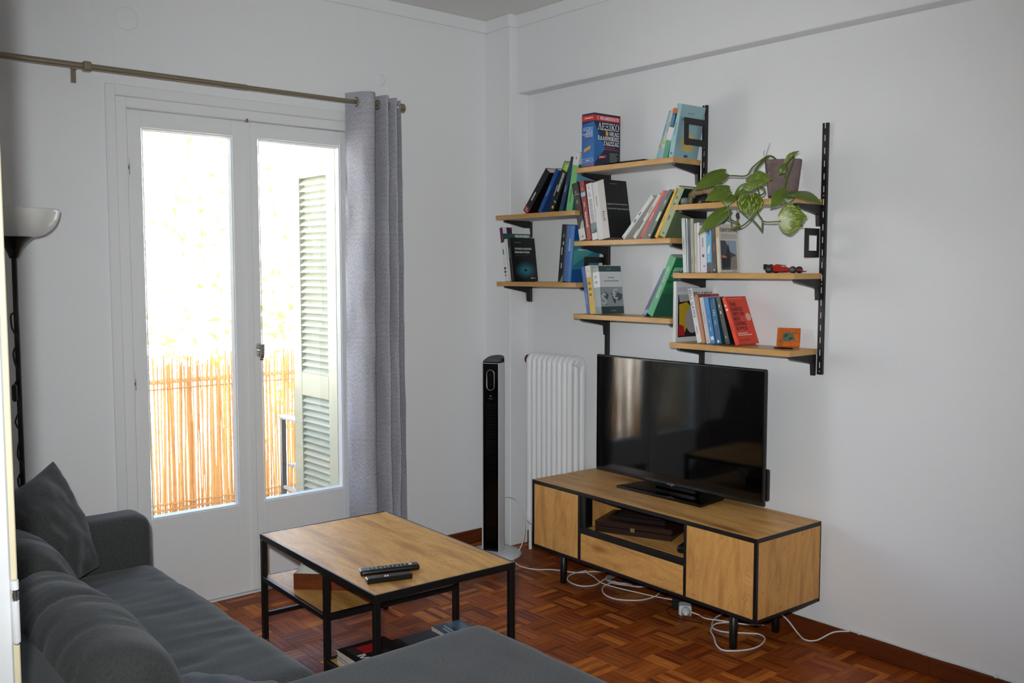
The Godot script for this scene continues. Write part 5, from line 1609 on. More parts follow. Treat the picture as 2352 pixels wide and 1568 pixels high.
	book("orange-red hardback with black capitals leaning at the end of the lowest right shelf", "R3", 1.682, 0.020, 0.211, 0.14, -20.7, 0.15, "dd3d16", "d43611", [["l", "s", 0.2, 0.7, 0.75, 0.88, 2, "f0d8cc"], ["l", "s", 0.35, 0.2, 0.6, 0.62, 1, "9a3010"], ["l", "c", 0.06, 0.945, 0.94, 0.965, 1, "e8a080"], ["t", "c", "THE", 0.10, 0.79, 0.40, 0.87, "46150a", 0, "b"], ["t", "c", "SUBTLE", 0.10, 0.69, 0.66, 0.77, "46150a", 0, "b"], ["t", "c", "ART OF", 0.10, 0.59, 0.68, 0.67, "46150a", 0, "b"], ["t", "c", "NOT", 0.10, 0.49, 0.42, 0.57, "46150a", 0, "b"], ["t", "c", "GIVING", 0.10, 0.39, 0.64, 0.47, "46150a", 0, "b"], ["t", "c", "A F*CK", 0.10, 0.29, 0.64, 0.37, "46150a", 0, "b"], ["e", "c", 0.84, 0.56, 0.125, 0.083, "d8a898"], ["l", "c", 0.1, 0.175, 0.8, 0.25, 2, "f0cfc0"], ["l", "c", 0.12, 0.07, 0.74, 0.11, 1, "7a1f0a"]], 0.33)

# ---------------------------------------------------------------- small things on the shelves
func build_shelf_things():
	var st := begin()
	# black tablet lying on the topmost shelf
	bx(st, Vector3(-0.125, 0, -0.085), Vector3(0.125, 0.009, 0.085), 0.003)
	var tb := top("tablet", st, M.gloss_black, "flat black tablet lying on the topmost shelf beside the dictionary", "tablet")
	tb.position = Vector3(1.07, SHELF.M1 + 0.0003, 0.108)
	tb.rotation.y = 0.05
	toy_car()
	# orange ceramic plaque leaning on the wall and a black coaster
	var p := thing("orange_plaque", "small orange tile with a blue green bird pattern on the lowest right shelf", "tile", Vector3(1.868, SHELF.R3 + 0.0008, 0.052), deg_to_rad(18.0))
	var pm := tri_tex(std(Color(0.80, 0.40, 0.10), 0.3), squeeze(noise_img(0.05, 91, 64, 3), 0.75, 1.1), 8.0)
	var tl := Basis(Vector3.RIGHT, -0.16)
	st = begin()
	cbox(st, tl * Vector3(0, 0.041, 0), Vector3(0.094, 0.078, 0.006), 0.002, tl)
	done("tile", st, pm, p)
	st = begin()
	for e in [[0.0, 0.042, 0.024, 0.016, 0.5], [-0.012, 0.05, 0.012, 0.008, 0.9], [0.016, 0.036, 0.013, 0.007, 0.2]]:
		var pl := PackedVector2Array()
		for k in 16:
			var a := TAU * k / 16.0
			pl.append(Vector2(e[0] + e[2] * cos(a) * cos(e[4]) - e[3] * sin(a) * sin(e[4]), e[1] + e[2] * cos(a) * sin(e[4]) + e[3] * sin(a) * cos(e[4])))
		prism(st, pl, tl * Vector3(0, 0, 0.003), Vector3.RIGHT, tl * Vector3.UP, tl * Vector3(0, 0, 0.0006))
	done("bird_pattern", st, cm("4d6a58", 0.35), p)
	st = begin()
	for q in [[-0.03, 0.024], [0.028, 0.058], [-0.028, 0.06], [0.03, 0.024]]:
		tube(st, smooth_path([tl * Vector3(q[0] - 0.01, q[1], 0.0036), tl * Vector3(q[0], q[1] + 0.005, 0.0038), tl * Vector3(q[0] + 0.01, q[1] - 0.002, 0.0036)], 4), 0.0007, 5)
	done("twig_pattern", st, cm("5b4a2c", 0.4), p)
	st = begin()
	lathe(st, [Vector2(0, 0), Vector2(0.030, 0.0), Vector2(0.033, 0.003), Vector2(0.030, 0.006), Vector2(0, 0.0062)], 30, Vector3.ZERO, Basis.from_scale(Vector3(1.35, 1, 0.8)))
	var co := top("coaster", st, M.gloss_black, "oval black dish in front of the small orange tile", "dish")
	co.position = Vector3(1.885, SHELF.R3 + 0.0003, 0.108)
	# pale driftwood figure and a dark pine cone beside the plant
	var o := thing("driftwood_figure", "pale carved driftwood figure with dark hollows beside the plant pot", "ornament", Vector3(1.52, SHELF.R1 + 0.0003, 0.12))
	st = begin()
	var bone := smooth_path([Vector3(-0.088, 0.006, 0.03), Vector3(-0.092, 0.035, 0.02), Vector3(-0.06, 0.058, 0.015), Vector3(-0.005, 0.060, 0.0), Vector3(0.05, 0.044, -0.005), Vector3(0.10, 0.020, 0.0), Vector3(0.135, 0.008, 0.005)], 6)
	var rr := []
	for k in bone.size():
		var t := float(k) / (bone.size() - 1)
		rr.append(0.007 + 0.013 * sin(PI * clamp(t * 1.15, 0.0, 1.0)) + 0.002 * sin(t * 40.0))
	tube(st, bone, rr, 10)
	tube(st, smooth_path([Vector3(-0.02, 0.06, 0.0), Vector3(-0.005, 0.085, -0.02), Vector3(0.03, 0.092, -0.03)], 5), 0.006, 8)
	tube(st, smooth_path([Vector3(0.03, 0.05, 0.0), Vector3(0.035, 0.02, 0.02), Vector3(0.03, 0.006, 0.03)], 5), 0.006, 8)
	done("branch", st, tri_tex(std(Color(0.66, 0.58, 0.44), 0.8), squeeze(noise_img(0.06, 95, 128, 4), 0.5, 1.1), 14.0), o)
	st = begin()
	lathe(st, [Vector2(0, 0), Vector2(0.05, 0), Vector2(0.046, 0.02), Vector2(0.03, 0.034), Vector2(0, 0.036)], 20, Vector3(-0.02, 0, -0.005))
	done("stone", st, cm("1d1b1c", 0.3), o)
	st = soft_box(Vector3(0.036, 0.032, 0.05), 0.012, 5)
	var gs := done("pebble", st, cm("6f7370", 0.6), o)
	gs.position = Vector3(-0.105, 0.016, 0.035)
	st = begin()
	lathe(st, [Vector2(0, 0), Vector2(0.015, 0.004), Vector2(0.021, 0.018), Vector2(0.014, 0.034), Vector2(0, 0.042)], 14)
	var pc := top("pine_cone", st, cm("5b3a30", 0.8), "small reddish brown pine cone behind the trailing vine", "pine cone")
	pc.position = Vector3(1.655, SHELF.R1 + 0.0003, 0.10)
	# charm hanging from a hook under the plant shelf
	var ck := thing("hanging_charm", "small brown charm hanging from a hook under the plant shelf", "charm", Vector3(1.710, SHELF.R1 - TH, 0.19))
	st = begin()
	var hk := []
	for k in 12:
		var a := PI * 1.5 * k / 11.0 - PI * 0.5
		hk.append(Vector3(cos(a) * 0.008, -0.016 - sin(a) * 0.008 * -1.0, 0))
	tube(st, [Vector3(0, 0.0, 0), Vector3(0, -0.009, 0)] , 0.0016, 6)
	tube(st, hk, 0.0018, 6)
	done("hook", st, M.nickel, ck)
	st = begin()
	lathe(st, [Vector2(0, -0.05), Vector2(0.006, -0.045), Vector2(0.008, -0.036), Vector2(0.005, -0.028), Vector2(0, -0.024)], 12)
	done("bead", st, cm("3b2a26", 0.4), ck)
	st = begin()
	lathe(st, [Vector2(0, -0.085), Vector2(0.005, -0.08), Vector2(0.006, -0.065), Vector2(0.004, -0.052), Vector2(0, -0.05)], 10)
	done("tassel", st, cm("8d7a66", 0.8), ck)

func toy_car():
	var c := thing("toy_racing_car", "red and black toy racing car on the shelf by the book stop", "toy car", Vector3(1.866, SHELF.R2 + 0.0003, 0.09), 0.18)
	# nose towards +x
	var red := cm("b0261c", 0.22)
	var blk := cm("141416", 0.3)
	var st := begin()
	var pl := PackedVector2Array([Vector2(-0.055, 0.008), Vector2(0.075, 0.008), Vector2(0.078, 0.013), Vector2(0.03, 0.019), Vector2(0.008, 0.026), Vector2(-0.004, 0.026), Vector2(-0.012, 0.034), Vector2(-0.028, 0.036), Vector2(-0.062, 0.02)])
	prism(st, pl, Vector3(0, 0, -0.009), Vector3.RIGHT, Vector3.UP, Vector3(0, 0, 0.018))
	done("body", st, red, c)
	st = begin()
	for sg in [-1.0, 1.0]:
		prism(st, PackedVector2Array([Vector2(-0.045, 0.007), Vector2(0.012, 0.007), Vector2(0.014, 0.018), Vector2(-0.005, 0.022), Vector2(-0.045, 0.013)]), Vector3(0, 0, sg * 0.017 - 0.008), Vector3.RIGHT, Vector3.UP, Vector3(0, 0, 0.016))
	done("side_pod", st, red, c)
	box_obj("floor_plate", Vector3(-0.055, 0.0045, -0.028), Vector3(0.02, 0.007, 0.028), blk, c, 0.001)
	box_obj("front_wing", Vector3(0.066, 0.006, -0.033), Vector3(0.082, 0.009, 0.033), blk, c, 0.001)
	st = begin()
	bx(st, Vector3(-0.074, 0.030, -0.026), Vector3(-0.060, 0.034, 0.026), 0.001)
	bx(st, Vector3(-0.075, 0.016, -0.027), Vector3(-0.058, 0.036, -0.0255), 0.0)
	bx(st, Vector3(-0.075, 0.016, 0.0255), Vector3(-0.058, 0.036, 0.027), 0.0)
	done("rear_wing", st, blk, c)
	st = begin()
	var halo := []
	for k in 9:
		var a := PI * k / 8.0
		halo.append(Vector3(-0.006 + 0.014 * sin(a), 0.031, 0.009 * cos(a)))
	tube(st, halo, 0.0014, 6)
	done("halo", st, blk, c)
	st = begin()
	lathe(st, [Vector2(0, 0.023), Vector2(0.006, 0.024), Vector2(0.0062, 0.029), Vector2(0.003, 0.033), Vector2(0, 0.034)], 12, Vector3(-0.004, 0, 0))
	done("helmet", st, cm("c8c4b8", 0.3), c)
	for w in [[-0.048, -0.033, 0.0148, 0.014], [-0.048, 0.033, 0.0148, 0.014], [0.052, -0.032, 0.0136, 0.011], [0.052, 0.032, 0.0136, 0.011]]:
		st = begin()
		var hw: float = w[3] * 0.5
		lathe(st, [Vector2(0.005, -hw), Vector2(w[2] - 0.002, -hw), Vector2(w[2], -hw + 0.002), Vector2(w[2], hw - 0.002), Vector2(w[2] - 0.002, hw), Vector2(0.005, hw)], 22, Vector3(w[0], w[2], w[1]), Basis(Vector3.RIGHT, PI * 0.5))
		var wh := done("wheel", st, cm("17171a", 0.6), c)
		st = begin()
		lathe(st, [Vector2(0, hw * 1.01), Vector2(0.0075, hw * 1.01), Vector2(0.0085, hw * 0.8)], 14, Vector3(w[0], w[2], w[1]), Basis(Vector3.RIGHT, PI * 0.5))
		lathe(st, [Vector2(0.0085, -hw * 0.8), Vector2(0.0075, -hw * 1.01), Vector2(0, -hw * 1.01)], 14, Vector3(w[0], w[2], w[1]), Basis(Vector3.RIGHT, PI * 0.5))
		done("rim", st, cm("4a4a4e", 0.3), wh)

# ---------------------------------------------------------------- trailing plant
func leaf_img(sd: int, gold: float) -> ImageTexture:
	var w := 96
	var im := Image.create(w, w, false, Image.FORMAT_RGB8)
	var n := FastNoiseLite.new()
	n.seed = sd
	n.frequency = 1.0
	n.fractal_octaves = 3
	for y in w:
		for x in w:
			var u := float(x) / w
			var v := float(y) / w * 2.0 - 1.0
			# streaks fan out from the midrib
			var s := n.get_noise_2d((u - abs(v) * 0.9) * 3.0, v * 5.0)
			var vein: float = smoothstep(0.05, 0.0, abs(v))
			var g: float = smoothstep(0.32 - gold, 0.5 - gold, s)
			var c := Color(0.285, 0.37, 0.075).lerp(Color(0.37, 0.46, 0.115), n.get_noise_2d(u * 3.0, v * 3.0) * 0.5 + 0.5)
			c = c.lerp(Color(0.74, 0.77, 0.42), g * 0.9)
			c = c.lerp(Color(0.40, 0.53, 0.20), vein * 0.8)
			im.set_pixel(x, y, c)
	return ImageTexture.create_from_image(im)

# heart-shaped leaf from base to tip; side = half width; bend = droop of the tip; fold = V of the blade
func leaf(parent: Node, a: Vector3, tip: Vector3, face: Vector3, side: float, bend: float, fold: float, mat: Material):
	var st := begin()
	st.set_smooth_group(0)
	var L := (tip - a).length()
	var d := (tip - a) / L
	var n := (face - d * face.dot(d)).normalized()
	var s := n.cross(d).normalized()
	var N := 12
	var K := 6
	var P := func(i: int, j: int, below: float) -> Vector3:
		var t := float(i) / N
		var v := float(j) / K
		# outline: lobes behind the stalk, widest at a third, drawn-out tip
		var wd := side * pow(sin(PI * pow(clamp(t * 0.97 + 0.03, 0.0, 1.0), 0.62)), 0.85) * (1.0 - 0.25 * smoothstep(0.75, 1.0, t))
		var back: float = -0.13 * L * (1.0 - smoothstep(0.0, 0.22, t)) * pow(abs(v), 0.6)
		var arch := bend * sin(PI * t) * 0.9 - bend * 0.4 * t * t
		return a + d * (L * t + back) + s * (wd * v) + n * (arch + fold * wd * abs(v) - 0.25 * wd * v * v - below)
	for side2 in [0.0, 0.0006]:
		for i in N:
			for j in range(-K, K):
				var ids := [[i, j], [i + 1, j], [i + 1, j + 1], [i, j + 1]]
				if side2 > 0:
					ids.reverse()
				for o in [0, 2, 1, 0, 3, 2]:
					var q: Array = ids[o]
					st.set_uv(Vector2(float(q[0]) / N, float(q[1]) / K * 0.5 + 0.5))
					st.add_vertex(P.call(q[0], q[1], side2))
	done("leaf", st, mat, parent)

func build_plant():
	var pl := thing("potted_pothos", "trailing variegated pothos in a square brownish grey pot on the wall shelf", "potted plant", Vector3.ZERO)
	var y := float(SHELF.R1) + 0.0003
	# pot: rounded square, wider at the top, on a saucer
	var c := Vector3(1.858, y, 0.098)
	var turn := Basis(Vector3.UP, deg_to_rad(36.0))
	var pm := tri_tex(std(Color(0.49, 0.42, 0.405), 0.75), squeeze(noise_img(0.03, 97, 128, 4), 0.8, 1.1), 6.0)
	var st := begin()
	var ring := func(hw: float, yy: float) -> Array:
		var out := []
		for k in 32:
			var a := TAU * k / 32.0
			var q := Vector2(cos(a), sin(a))
			var m: float = pow(pow(abs(q.x), 7.0) + pow(abs(q.y), 7.0), -1.0 / 7.0)
			out.append(c + turn * Vector3(q.x * m * hw, yy, q.y * m * hw))
		return out
	var loft := func(rs: Array):
		st.set_smooth_group(0)
		for k in rs.size() - 1:
			for j in 32:
				var j2 := (j + 1) % 32
				quad(st, rs[k][j], rs[k + 1][j], rs[k + 1][j2], rs[k][j2])
	loft.call([ring.call(0.001, 0.012), ring.call(0.052, 0.012), ring.call(0.056, 0.016), ring.call(0.070, 0.148), ring.call(0.0715, 0.152), ring.call(0.068, 0.155), ring.call(0.065, 0.150), ring.call(0.064, 0.138), ring.call(0.001, 0.138)])
	done("pot", st, pm, pl)
	st = begin()
	loft.call([ring.call(0.001, 0.0), ring.call(0.060, 0.0), ring.call(0.066, 0.004), ring.call(0.068, 0.018), ring.call(0.065, 0.018), ring.call(0.06, 0.010), ring.call(0.001, 0.010)])
	done("saucer", st, pm, pl)
	st = begin()
	loft.call([ring.call(0.0635, 0.139), ring.call(0.04, 0.143), ring.call(0.001, 0.146)])
	done("soil", st, cm("2a2019", 0.95), pl)
	# stems
	var green := std(Color(0.33, 0.40, 0.13), 0.5)
	green.backlight_enabled = true
	green.backlight = Color(0.1, 0.14, 0.04)
	var root := Vector3(1.845, y + 0.14, 0.09)
	var rim := Vector3(1.824, 1.952, 0.165)
	var runs := [
		[root, rim + Vector3(0.01, 0.005, -0.01), Vector3(1.79, 1.915, 0.20), Vector3(1.773, 1.880, 0.22), Vector3(1.72, 1.882, 0.23), Vector3(1.69, 1.885, 0.238), Vector3(1.674, 1.897, 0.24)],
		[rim, Vector3(1.81, 1.915, 0.20), Vector3(1.795, 1.87, 0.22), Vector3(1.790, 1.834, 0.235), Vector3(1.770, 1.805, 0.245), Vector3(1.745, 1.795, 0.25), Vector3(1.717, 1.815, 0.265)],
		[rim + Vector3(0.012, 0, 0), Vector3(1.815, 1.905, 0.21), Vector3(1.83, 1.85, 0.235), Vector3(1.853, 1.80, 0.247), Vector3(1.858, 1.770, 0.25), Vector3(1.845, 1.735, 0.252), Vector3(1.828, 1.706, 0.262), Vector3(1.79, 1.680, 0.262), Vector3(1.742, 1.671, 0.262), Vector3(1.732, 1.692, 0.26), Vector3(1.72, 1.73, 0.258), Vector3(1.713, 1.763, 0.262)],
		[Vector3(1.845, 1.735, 0.252), Vector3(1.858, 1.715, 0.25), Vector3(1.872, 1.695, 0.25), Vector3(1.876, 1.655, 0.258)],
		[Vector3(1.876, 1.657, 0.258), Vector3(1.855, 1.68, 0.258), Vector3(1.829, 1.706, 0.262)],
		[Vector3(1.872, 1.694, 0.25), Vector3(1.90, 1.689, 0.253), Vector3(1.966, 1.689, 0.26)],
		[Vector3(1.742, 1.672, 0.262), Vector3(1.775, 1.682, 0.262), Vector3(1.74, 1.70, 0.257), Vector3(1.703, 1.712, 0.252)],
		[root + Vector3(0.06, 0.0, 0.03), Vector3(1.935, 1.948, 0.14), Vector3(1.962, 1.915, 0.19), Vector3(1.962, 1.86, 0.222), Vector3(1.958, 1.80, 0.242), Vector3(1.957, 1.75, 0.25)],
		[Vector3(1.957, 1.755, 0.25), Vector3(1.985, 1.765, 0.245), Vector3(2.0, 1.775, 0.25)],
		[Vector3(1.962, 1.845, 0.225), Vector3(1.950, 1.872, 0.225), Vector3(1.948, 1.90, 0.222), Vector3(1.963, 1.918, 0.22)],
		[Vector3(1.86, 1.795, 0.248), Vector3(1.885, 1.80, 0.262), Vector3(1.888, 1.815, 0.262), Vector3(1.865, 1.825, 0.255)],
		[Vector3(2.04, 1.672, 0.262), Vector3(2.06, 1.668, 0.262)]]
	for rn in runs:
		st = begin()
		tube(st, smooth_path(rn, 6), 0.0030, 7)
		done("stem", st, green, pl)
	st = begin()
	tube(st, smooth_path([rim, rim + Vector3(0.004, 0.02, 0.0), rim + Vector3(0.014, 0.055, -0.005)], 4), [0.0014, 0.0013, 0.0012, 0.0011, 0.001, 0.0009, 0.0008, 0.0007, 0.0006], 5)
	tube(st, smooth_path([rim, rim + Vector3(-0.012, 0.012, 0.0), rim + Vector3(-0.008, 0.028, 0)], 4), 0.0008, 5)
	done("air_root", st, cm("6d6447", 0.7), pl)
	# leaves
	var lm := []
	for k in [[3, -0.35], [5, 0.02], [8, 0.17], [12, -0.2]]:
		var m := std(Color.WHITE, 0.38)
		m.albedo_texture = leaf_img(k[0], k[1])
		m.backlight_enabled = true
		m.backlight = Color(0.22, 0.30, 0.06)
		m.cull_mode = BaseMaterial3D.CULL_DISABLED
		lm.append(m)
	var F := Vector3(0.65, 0.1, 0.75)
	leaf(pl, Vector3(1.676, 1.893, 0.24), Vector3(1.578, 1.832, 0.31), Vector3(0.5, 0.65, 0.6), 0.040, 0.012, 0.15, lm[0])
	leaf(pl, Vector3(1.717, 1.822, 0.265), Vector3(1.636, 1.784, 0.31), Vector3(0.45, 0.55, 0.7), 0.038, 0.010, 0.15, lm[3])
	leaf(pl, Vector3(1.797, 1.848, 0.25), Vector3(1.925, 1.853, 0.275), Vector3(0.45, 0.35, 0.8), 0.045, 0.012, 0.12, lm[1])
	leaf(pl, Vector3(1.822, 1.796, 0.262), Vector3(1.842, 1.704, 0.292), Vector3(0.6, 0.1, 0.8), 0.052, 0.008, 0.15, lm[2])
	leaf(pl, Vector3(1.966, 1.692, 0.262), Vector3(2.083, 1.703, 0.275), Vector3(0.6, 0.05, 0.8), 0.058, 0.010, 0.12, lm[2])
	leaf(pl, Vector3(1.985, 1.792, 0.255), Vector3(2.168, 1.745, 0.305), Vector3(0.35, 0.75, 0.45), 0.034, 0.020, 0.15, lm[3])
	leaf(pl, Vector3(1.703, 1.742, 0.252), Vector3(1.592, 1.650, 0.30), Vector3(0.55, 0.45, 0.6), 0.030, 0.014, 0.15, lm[0])
	leaf(pl, Vector3(1.722, 1.802, 0.268), Vector3(1.728, 1.757, 0.285), Vector3(0.6, 0.3, 0.75), 0.034, 0.006, 0.2, lm[0])
	leaf(pl, Vector3(1.975, 1.798, 0.25), Vector3(1.918, 1.742, 0.275), Vector3(0.5, 0.4, 0.7), 0.030, 0.010, 0.2, lm[0])
	leaf(pl, Vector3(1.990, 1.798, 0.25), Vector3(1.999, 1.752, 0.27), Vector3(0.5, 0.4, 0.7), 0.030, 0.010, 0.2, lm[0])
	leaf(pl, Vector3(1.958, 1.912, 0.22), Vector3(2.012, 1.955, 0.222), Vector3(-0.3, 0.3, 0.8), 0.017, 0.004, 0.9, lm[1])
	leaf(pl, Vector3(1.950, 1.902, 0.222), Vector3(1.934, 1.868, 0.235), Vector3(0.5, 0.2, 0.7), 0.016, 0.004, 0.3, lm[0])
	leaf(pl, Vector3(1.787, 1.838, 0.24), Vector3(1.742, 1.795, 0.262), Vector3(0.6, 0.3, 0.6), 0.016, 0.006, 0.4, lm[3])
	leaf(pl, Vector3(2.032, 1.712, 0.25), Vector3(2.030, 1.752, 0.25), Vector3(0.6, 0.1, 0.7), 0.009, 0.003, 0.4, lm[3])

# ---------------------------------------------------------------- things on and in the coffee table
func magazine(label: String, at: Vector3, turn: float, w: float, d: float, h: float, cover: String, deco := []):
	var m := thing("magazine", label, "magazine", at, turn, "magazines on the low shelf of the coffee table")
	box_obj("pages", Vector3(-w * 0.5, 0, -d * 0.5), Vector3(w * 0.5, h - 0.0006, d * 0.5), M.pages, m, 0.0005)
	box_obj("cover", Vector3(-w * 0.5, h - 0.0006, -d * 0.5), Vector3(w * 0.5, h, d * 0.5), cm(cover, 0.28), m, 0.0)
	for q in deco:
		if q[0] == "p":
			box_obj("printed_panel", Vector3(q[1], h, q[2]), Vector3(q[3], h + 0.0002, q[4]), cm(q[5], 0.28), m, 0.0)
		else:
			lettering(m, q[1], sans_bold, Vector3(q[2], h + 0.0003, q[3]), Vector3(1, 0, 0).rotated(Vector3.UP, q[6]), Vector3(0, 0, -1).rotated(Vector3.UP, q[6]), q[4], q[5], cm(q[7], 0.4), "title_lettering")
	return m

func build_table_things():
	# long remote
	var top_y := 0.4367
	var r := thing("remote_control", "long black television remote with many small buttons on the coffee table", "remote control", Vector3(1.298, top_y, 1.612), deg_to_rad(68.0))
	var st := soft_box(Vector3(0.212, 0.021, 0.046), 0.0095, 6)
	var b := done("body", st, M.black_plastic, r)
	b.position = Vector3(0, 0.0115, 0)
	b.rotation.z = 0.02
	for i in 11:
		for j in 3:
			if i == 6:
				continue
			box_obj("button", Vector3(-0.079 + i * 0.0145, 0.0200 + 0.0003 * i, -0.0145 + j * 0.011), Vector3(-0.0725 + i * 0.0145, 0.0222 + 0.0003 * i, -0.0085 + j * 0.011), cm("8f9296" if (i * 3 + j) % 4 != 1 else "5a5c60", 0.5), r, 0.001)
	var cols := ["b8342e", "3f8a4a", "c9a23a", "3f62b0"]
	for j in 4:
		box_obj("colour_button", Vector3(0.009, 0.0215, -0.0165 + j * 0.0085), Vector3(0.0125, 0.0237, -0.0105 + j * 0.0085), cm(cols[j], 0.5), r, 0.001)
	box_obj("power_button", Vector3(0.091, 0.0205, -0.003), Vector3(0.097, 0.0242, 0.006), cm("b8302c", 0.5), r, 0.001)
	box_obj("silver_end", Vector3(-0.1055, 0.007, -0.017), Vector3(-0.095, 0.0198, 0.017), std(Color(0.42, 0.43, 0.43), 0.35, 0.6), r, 0.003)
	box_obj("white_button", Vector3(0.068, 0.0218, -0.008), Vector3(0.080, 0.0245, 0.006), cm("d5d5d2", 0.5), r, 0.002)
	# slim box-shaped remote with a white mark
	r = thing("remote_control", "slim black box-shaped remote with a white mark beside the long remote", "remote control", Vector3(1.372, top_y, 1.662), deg_to_rad(73.0))
	box_obj("body", Vector3(-0.08, 0, -0.017), Vector3(0.08, 0.019, 0.017), M.black_plastic, r, 0.003)
	st = begin()
	for k in 2:
		prism(st, PackedVector2Array([Vector2(-0.007 + k * 0.0085, -0.008), Vector2(-0.002 + k * 0.0085, -0.008), Vector2(0.002 + k * 0.0085, 0.003), Vector2(0.0015 + k * 0.0085, 0.008), Vector2(-0.004 + k * 0.0085, 0.008), Vector2(-0.0045 + k * 0.0085, 0.004), Vector2(-0.002 + k * 0.0085, 0.003)]), Vector3(-0.012, 0.019, 0.004), Vector3.RIGHT, Vector3(0, 0, -1), Vector3(0, 0.0004, 0))
	done("white_mark", st, cm("e6e6e4", 0.4), r)
	# wooden box on the upper shelf with a sheet standing out of it
	var w := thing("wooden_box", "reddish brown open wooden box on the upper shelf of the coffee table", "box", Vector3(0.815, 0.2627, 1.540), deg_to_rad(46.0))
	var wm := wood_mat(wood_img(Color(0.45, 0.22, 0.10), Color(0.26, 0.11, 0.05), 83, 256, 128, 0), Vector3(3, 6, 3), Vector3(0.5, 0.3, 0.2), 0.4)
	var hh := 0.062
	box_obj("bottom", Vector3(-0.155, 0, -0.10), Vector3(0.155, 0.006, 0.10), wm, w, 0.001)
	box_obj("side", Vector3(-0.155, 0.006, 0.091), Vector3(0.155, hh, 0.10), wm, w, 0.001)
	box_obj("side", Vector3(-0.155, 0.006, -0.10), Vector3(0.155, hh, -0.091), wm, w, 0.001)
	box_obj("side", Vector3(-0.155, 0.006, -0.091), Vector3(-0.146, hh, 0.091), wm, w, 0.001)
	box_obj("side", Vector3(0.146, 0.006, -0.091), Vector3(0.155, hh, 0.091), wm, w, 0.001)
	st = begin()
	st.set_smooth_group(0)
	# crumpled translucent bag bulging out of the box
	var nz := FastNoiseLite.new()
	nz.seed = 44
	nz.frequency = 12.0
	var N := 18
	var gp := []
	for i in N + 1:
		var row := []
		for j in N + 1:
			var u := float(i) / N * 2.0 - 1.0
			var v := float(j) / N * 2.0 - 1.0
			var e: float = (1.0 - u * u) * (1.0 - v * v)
			row.append(Vector3(u * 0.150, 0.0645 + 0.062 * pow(maxf(e, 0.0), 0.4) * (0.85 - 0.35 * u) + nz.get_noise_2d(u * 0.4, v * 0.3) * 0.02 * e, v * 0.096))
		gp.append(row)
	for i in N:
		for j in N:
			quad(st, gp[i][j], gp[i][j + 1], gp[i + 1][j + 1], gp[i + 1][j])
			quad(st, gp[i][j] - Vector3(0, 0.002, 0), gp[i + 1][j] - Vector3(0, 0.002, 0), gp[i + 1][j + 1] - Vector3(0, 0.002, 0), gp[i][j + 1] - Vector3(0, 0.002, 0))
	var bm := std(Color(0.80, 0.80, 0.76), 0.25)
	bm.backlight_enabled = true
	bm.backlight = Color(0.4, 0.4, 0.38)
	var bag := top("plastic_bag", st, bm, "crumpled whitish bag bulging out of the wooden box", "bag")
	bag.transform = w.transform
	# magazines on the low shelf
	var ly := 0.0983
	var ty := deg_to_rad(-2.4)
	var x0 := 1.315
	for k in 6:
		var dec := []
		if k == 5:
			dec = [["p", -0.12, -0.03, -0.055, 0.04, "b0242a"], ["p", -0.05, -0.05, 0.0, 0.02, "2c2a2c"], ["p", -0.13, 0.045, 0.05, 0.075, "3a3436"], ["t", "M", -0.03, 0.055, 0.05, 0.03, 0.0, "d8d8d6"]]
		magazine("thin magazine in the stack on the low table shelf, %s" % ["lowest", "second from the bottom", "third from the bottom", "fourth from the bottom", "just under the top one", "topmost with a red picture"][k], Vector3(x0 + 0.004 * sin(k * 2.1), ly + k * 0.0085, 1.655), ty + 0.02 * sin(k * 1.7), 0.30, 0.20, 0.0083, ["3a4048", "8a8d90", "6a5a50", "2f3a4a", "7a7f84", "1b1c20"][k], dec)
	magazine("slate grey magazine lying between the red topped stack and the blue one", Vector3(x0 + 0.01, ly, 1.455), ty + 0.03, 0.29, 0.185, 0.034, "454c58", [["p", -0.145, 0.05, 0.145, 0.0925, "23262c"]])
	magazine("blue magazine with pale lines of text on the low table shelf", Vector3(x0 + 0.0, ly, 1.287), ty - 0.05, 0.29, 0.13, 0.036, "34506e", [["p", -0.14, -0.05, 0.05, 0.0, "5b7690"], ["p", -0.12, 0.02, -0.02, 0.028, "a8b8c8"], ["p", -0.10, 0.036, 0.0, 0.044, "a8b8c8"], ["p", 0.02, 0.01, 0.12, 0.06, "6d5240"]])
	magazine("small pale magazine with a big number beside the blue one", Vector3(x0 - 0.02, ly, 1.200), ty + 0.0, 0.24, 0.028, 0.012, "9aa09a", [["t", "05", -0.06, 0.0, 0.05, 0.02, PI * 0.0, "e0e4e0"]])

# ---------------------------------------------------------------- cables on the floor
func cable(label: String, pts: Array, r := 0.003, mat: Material = null, called := "cable", group := ""):
	var st := begin()
	tube(st, smooth_path(pts, 7), r, 6)
	return top(called, st, mat if mat else M.cord, label, "cable", group)

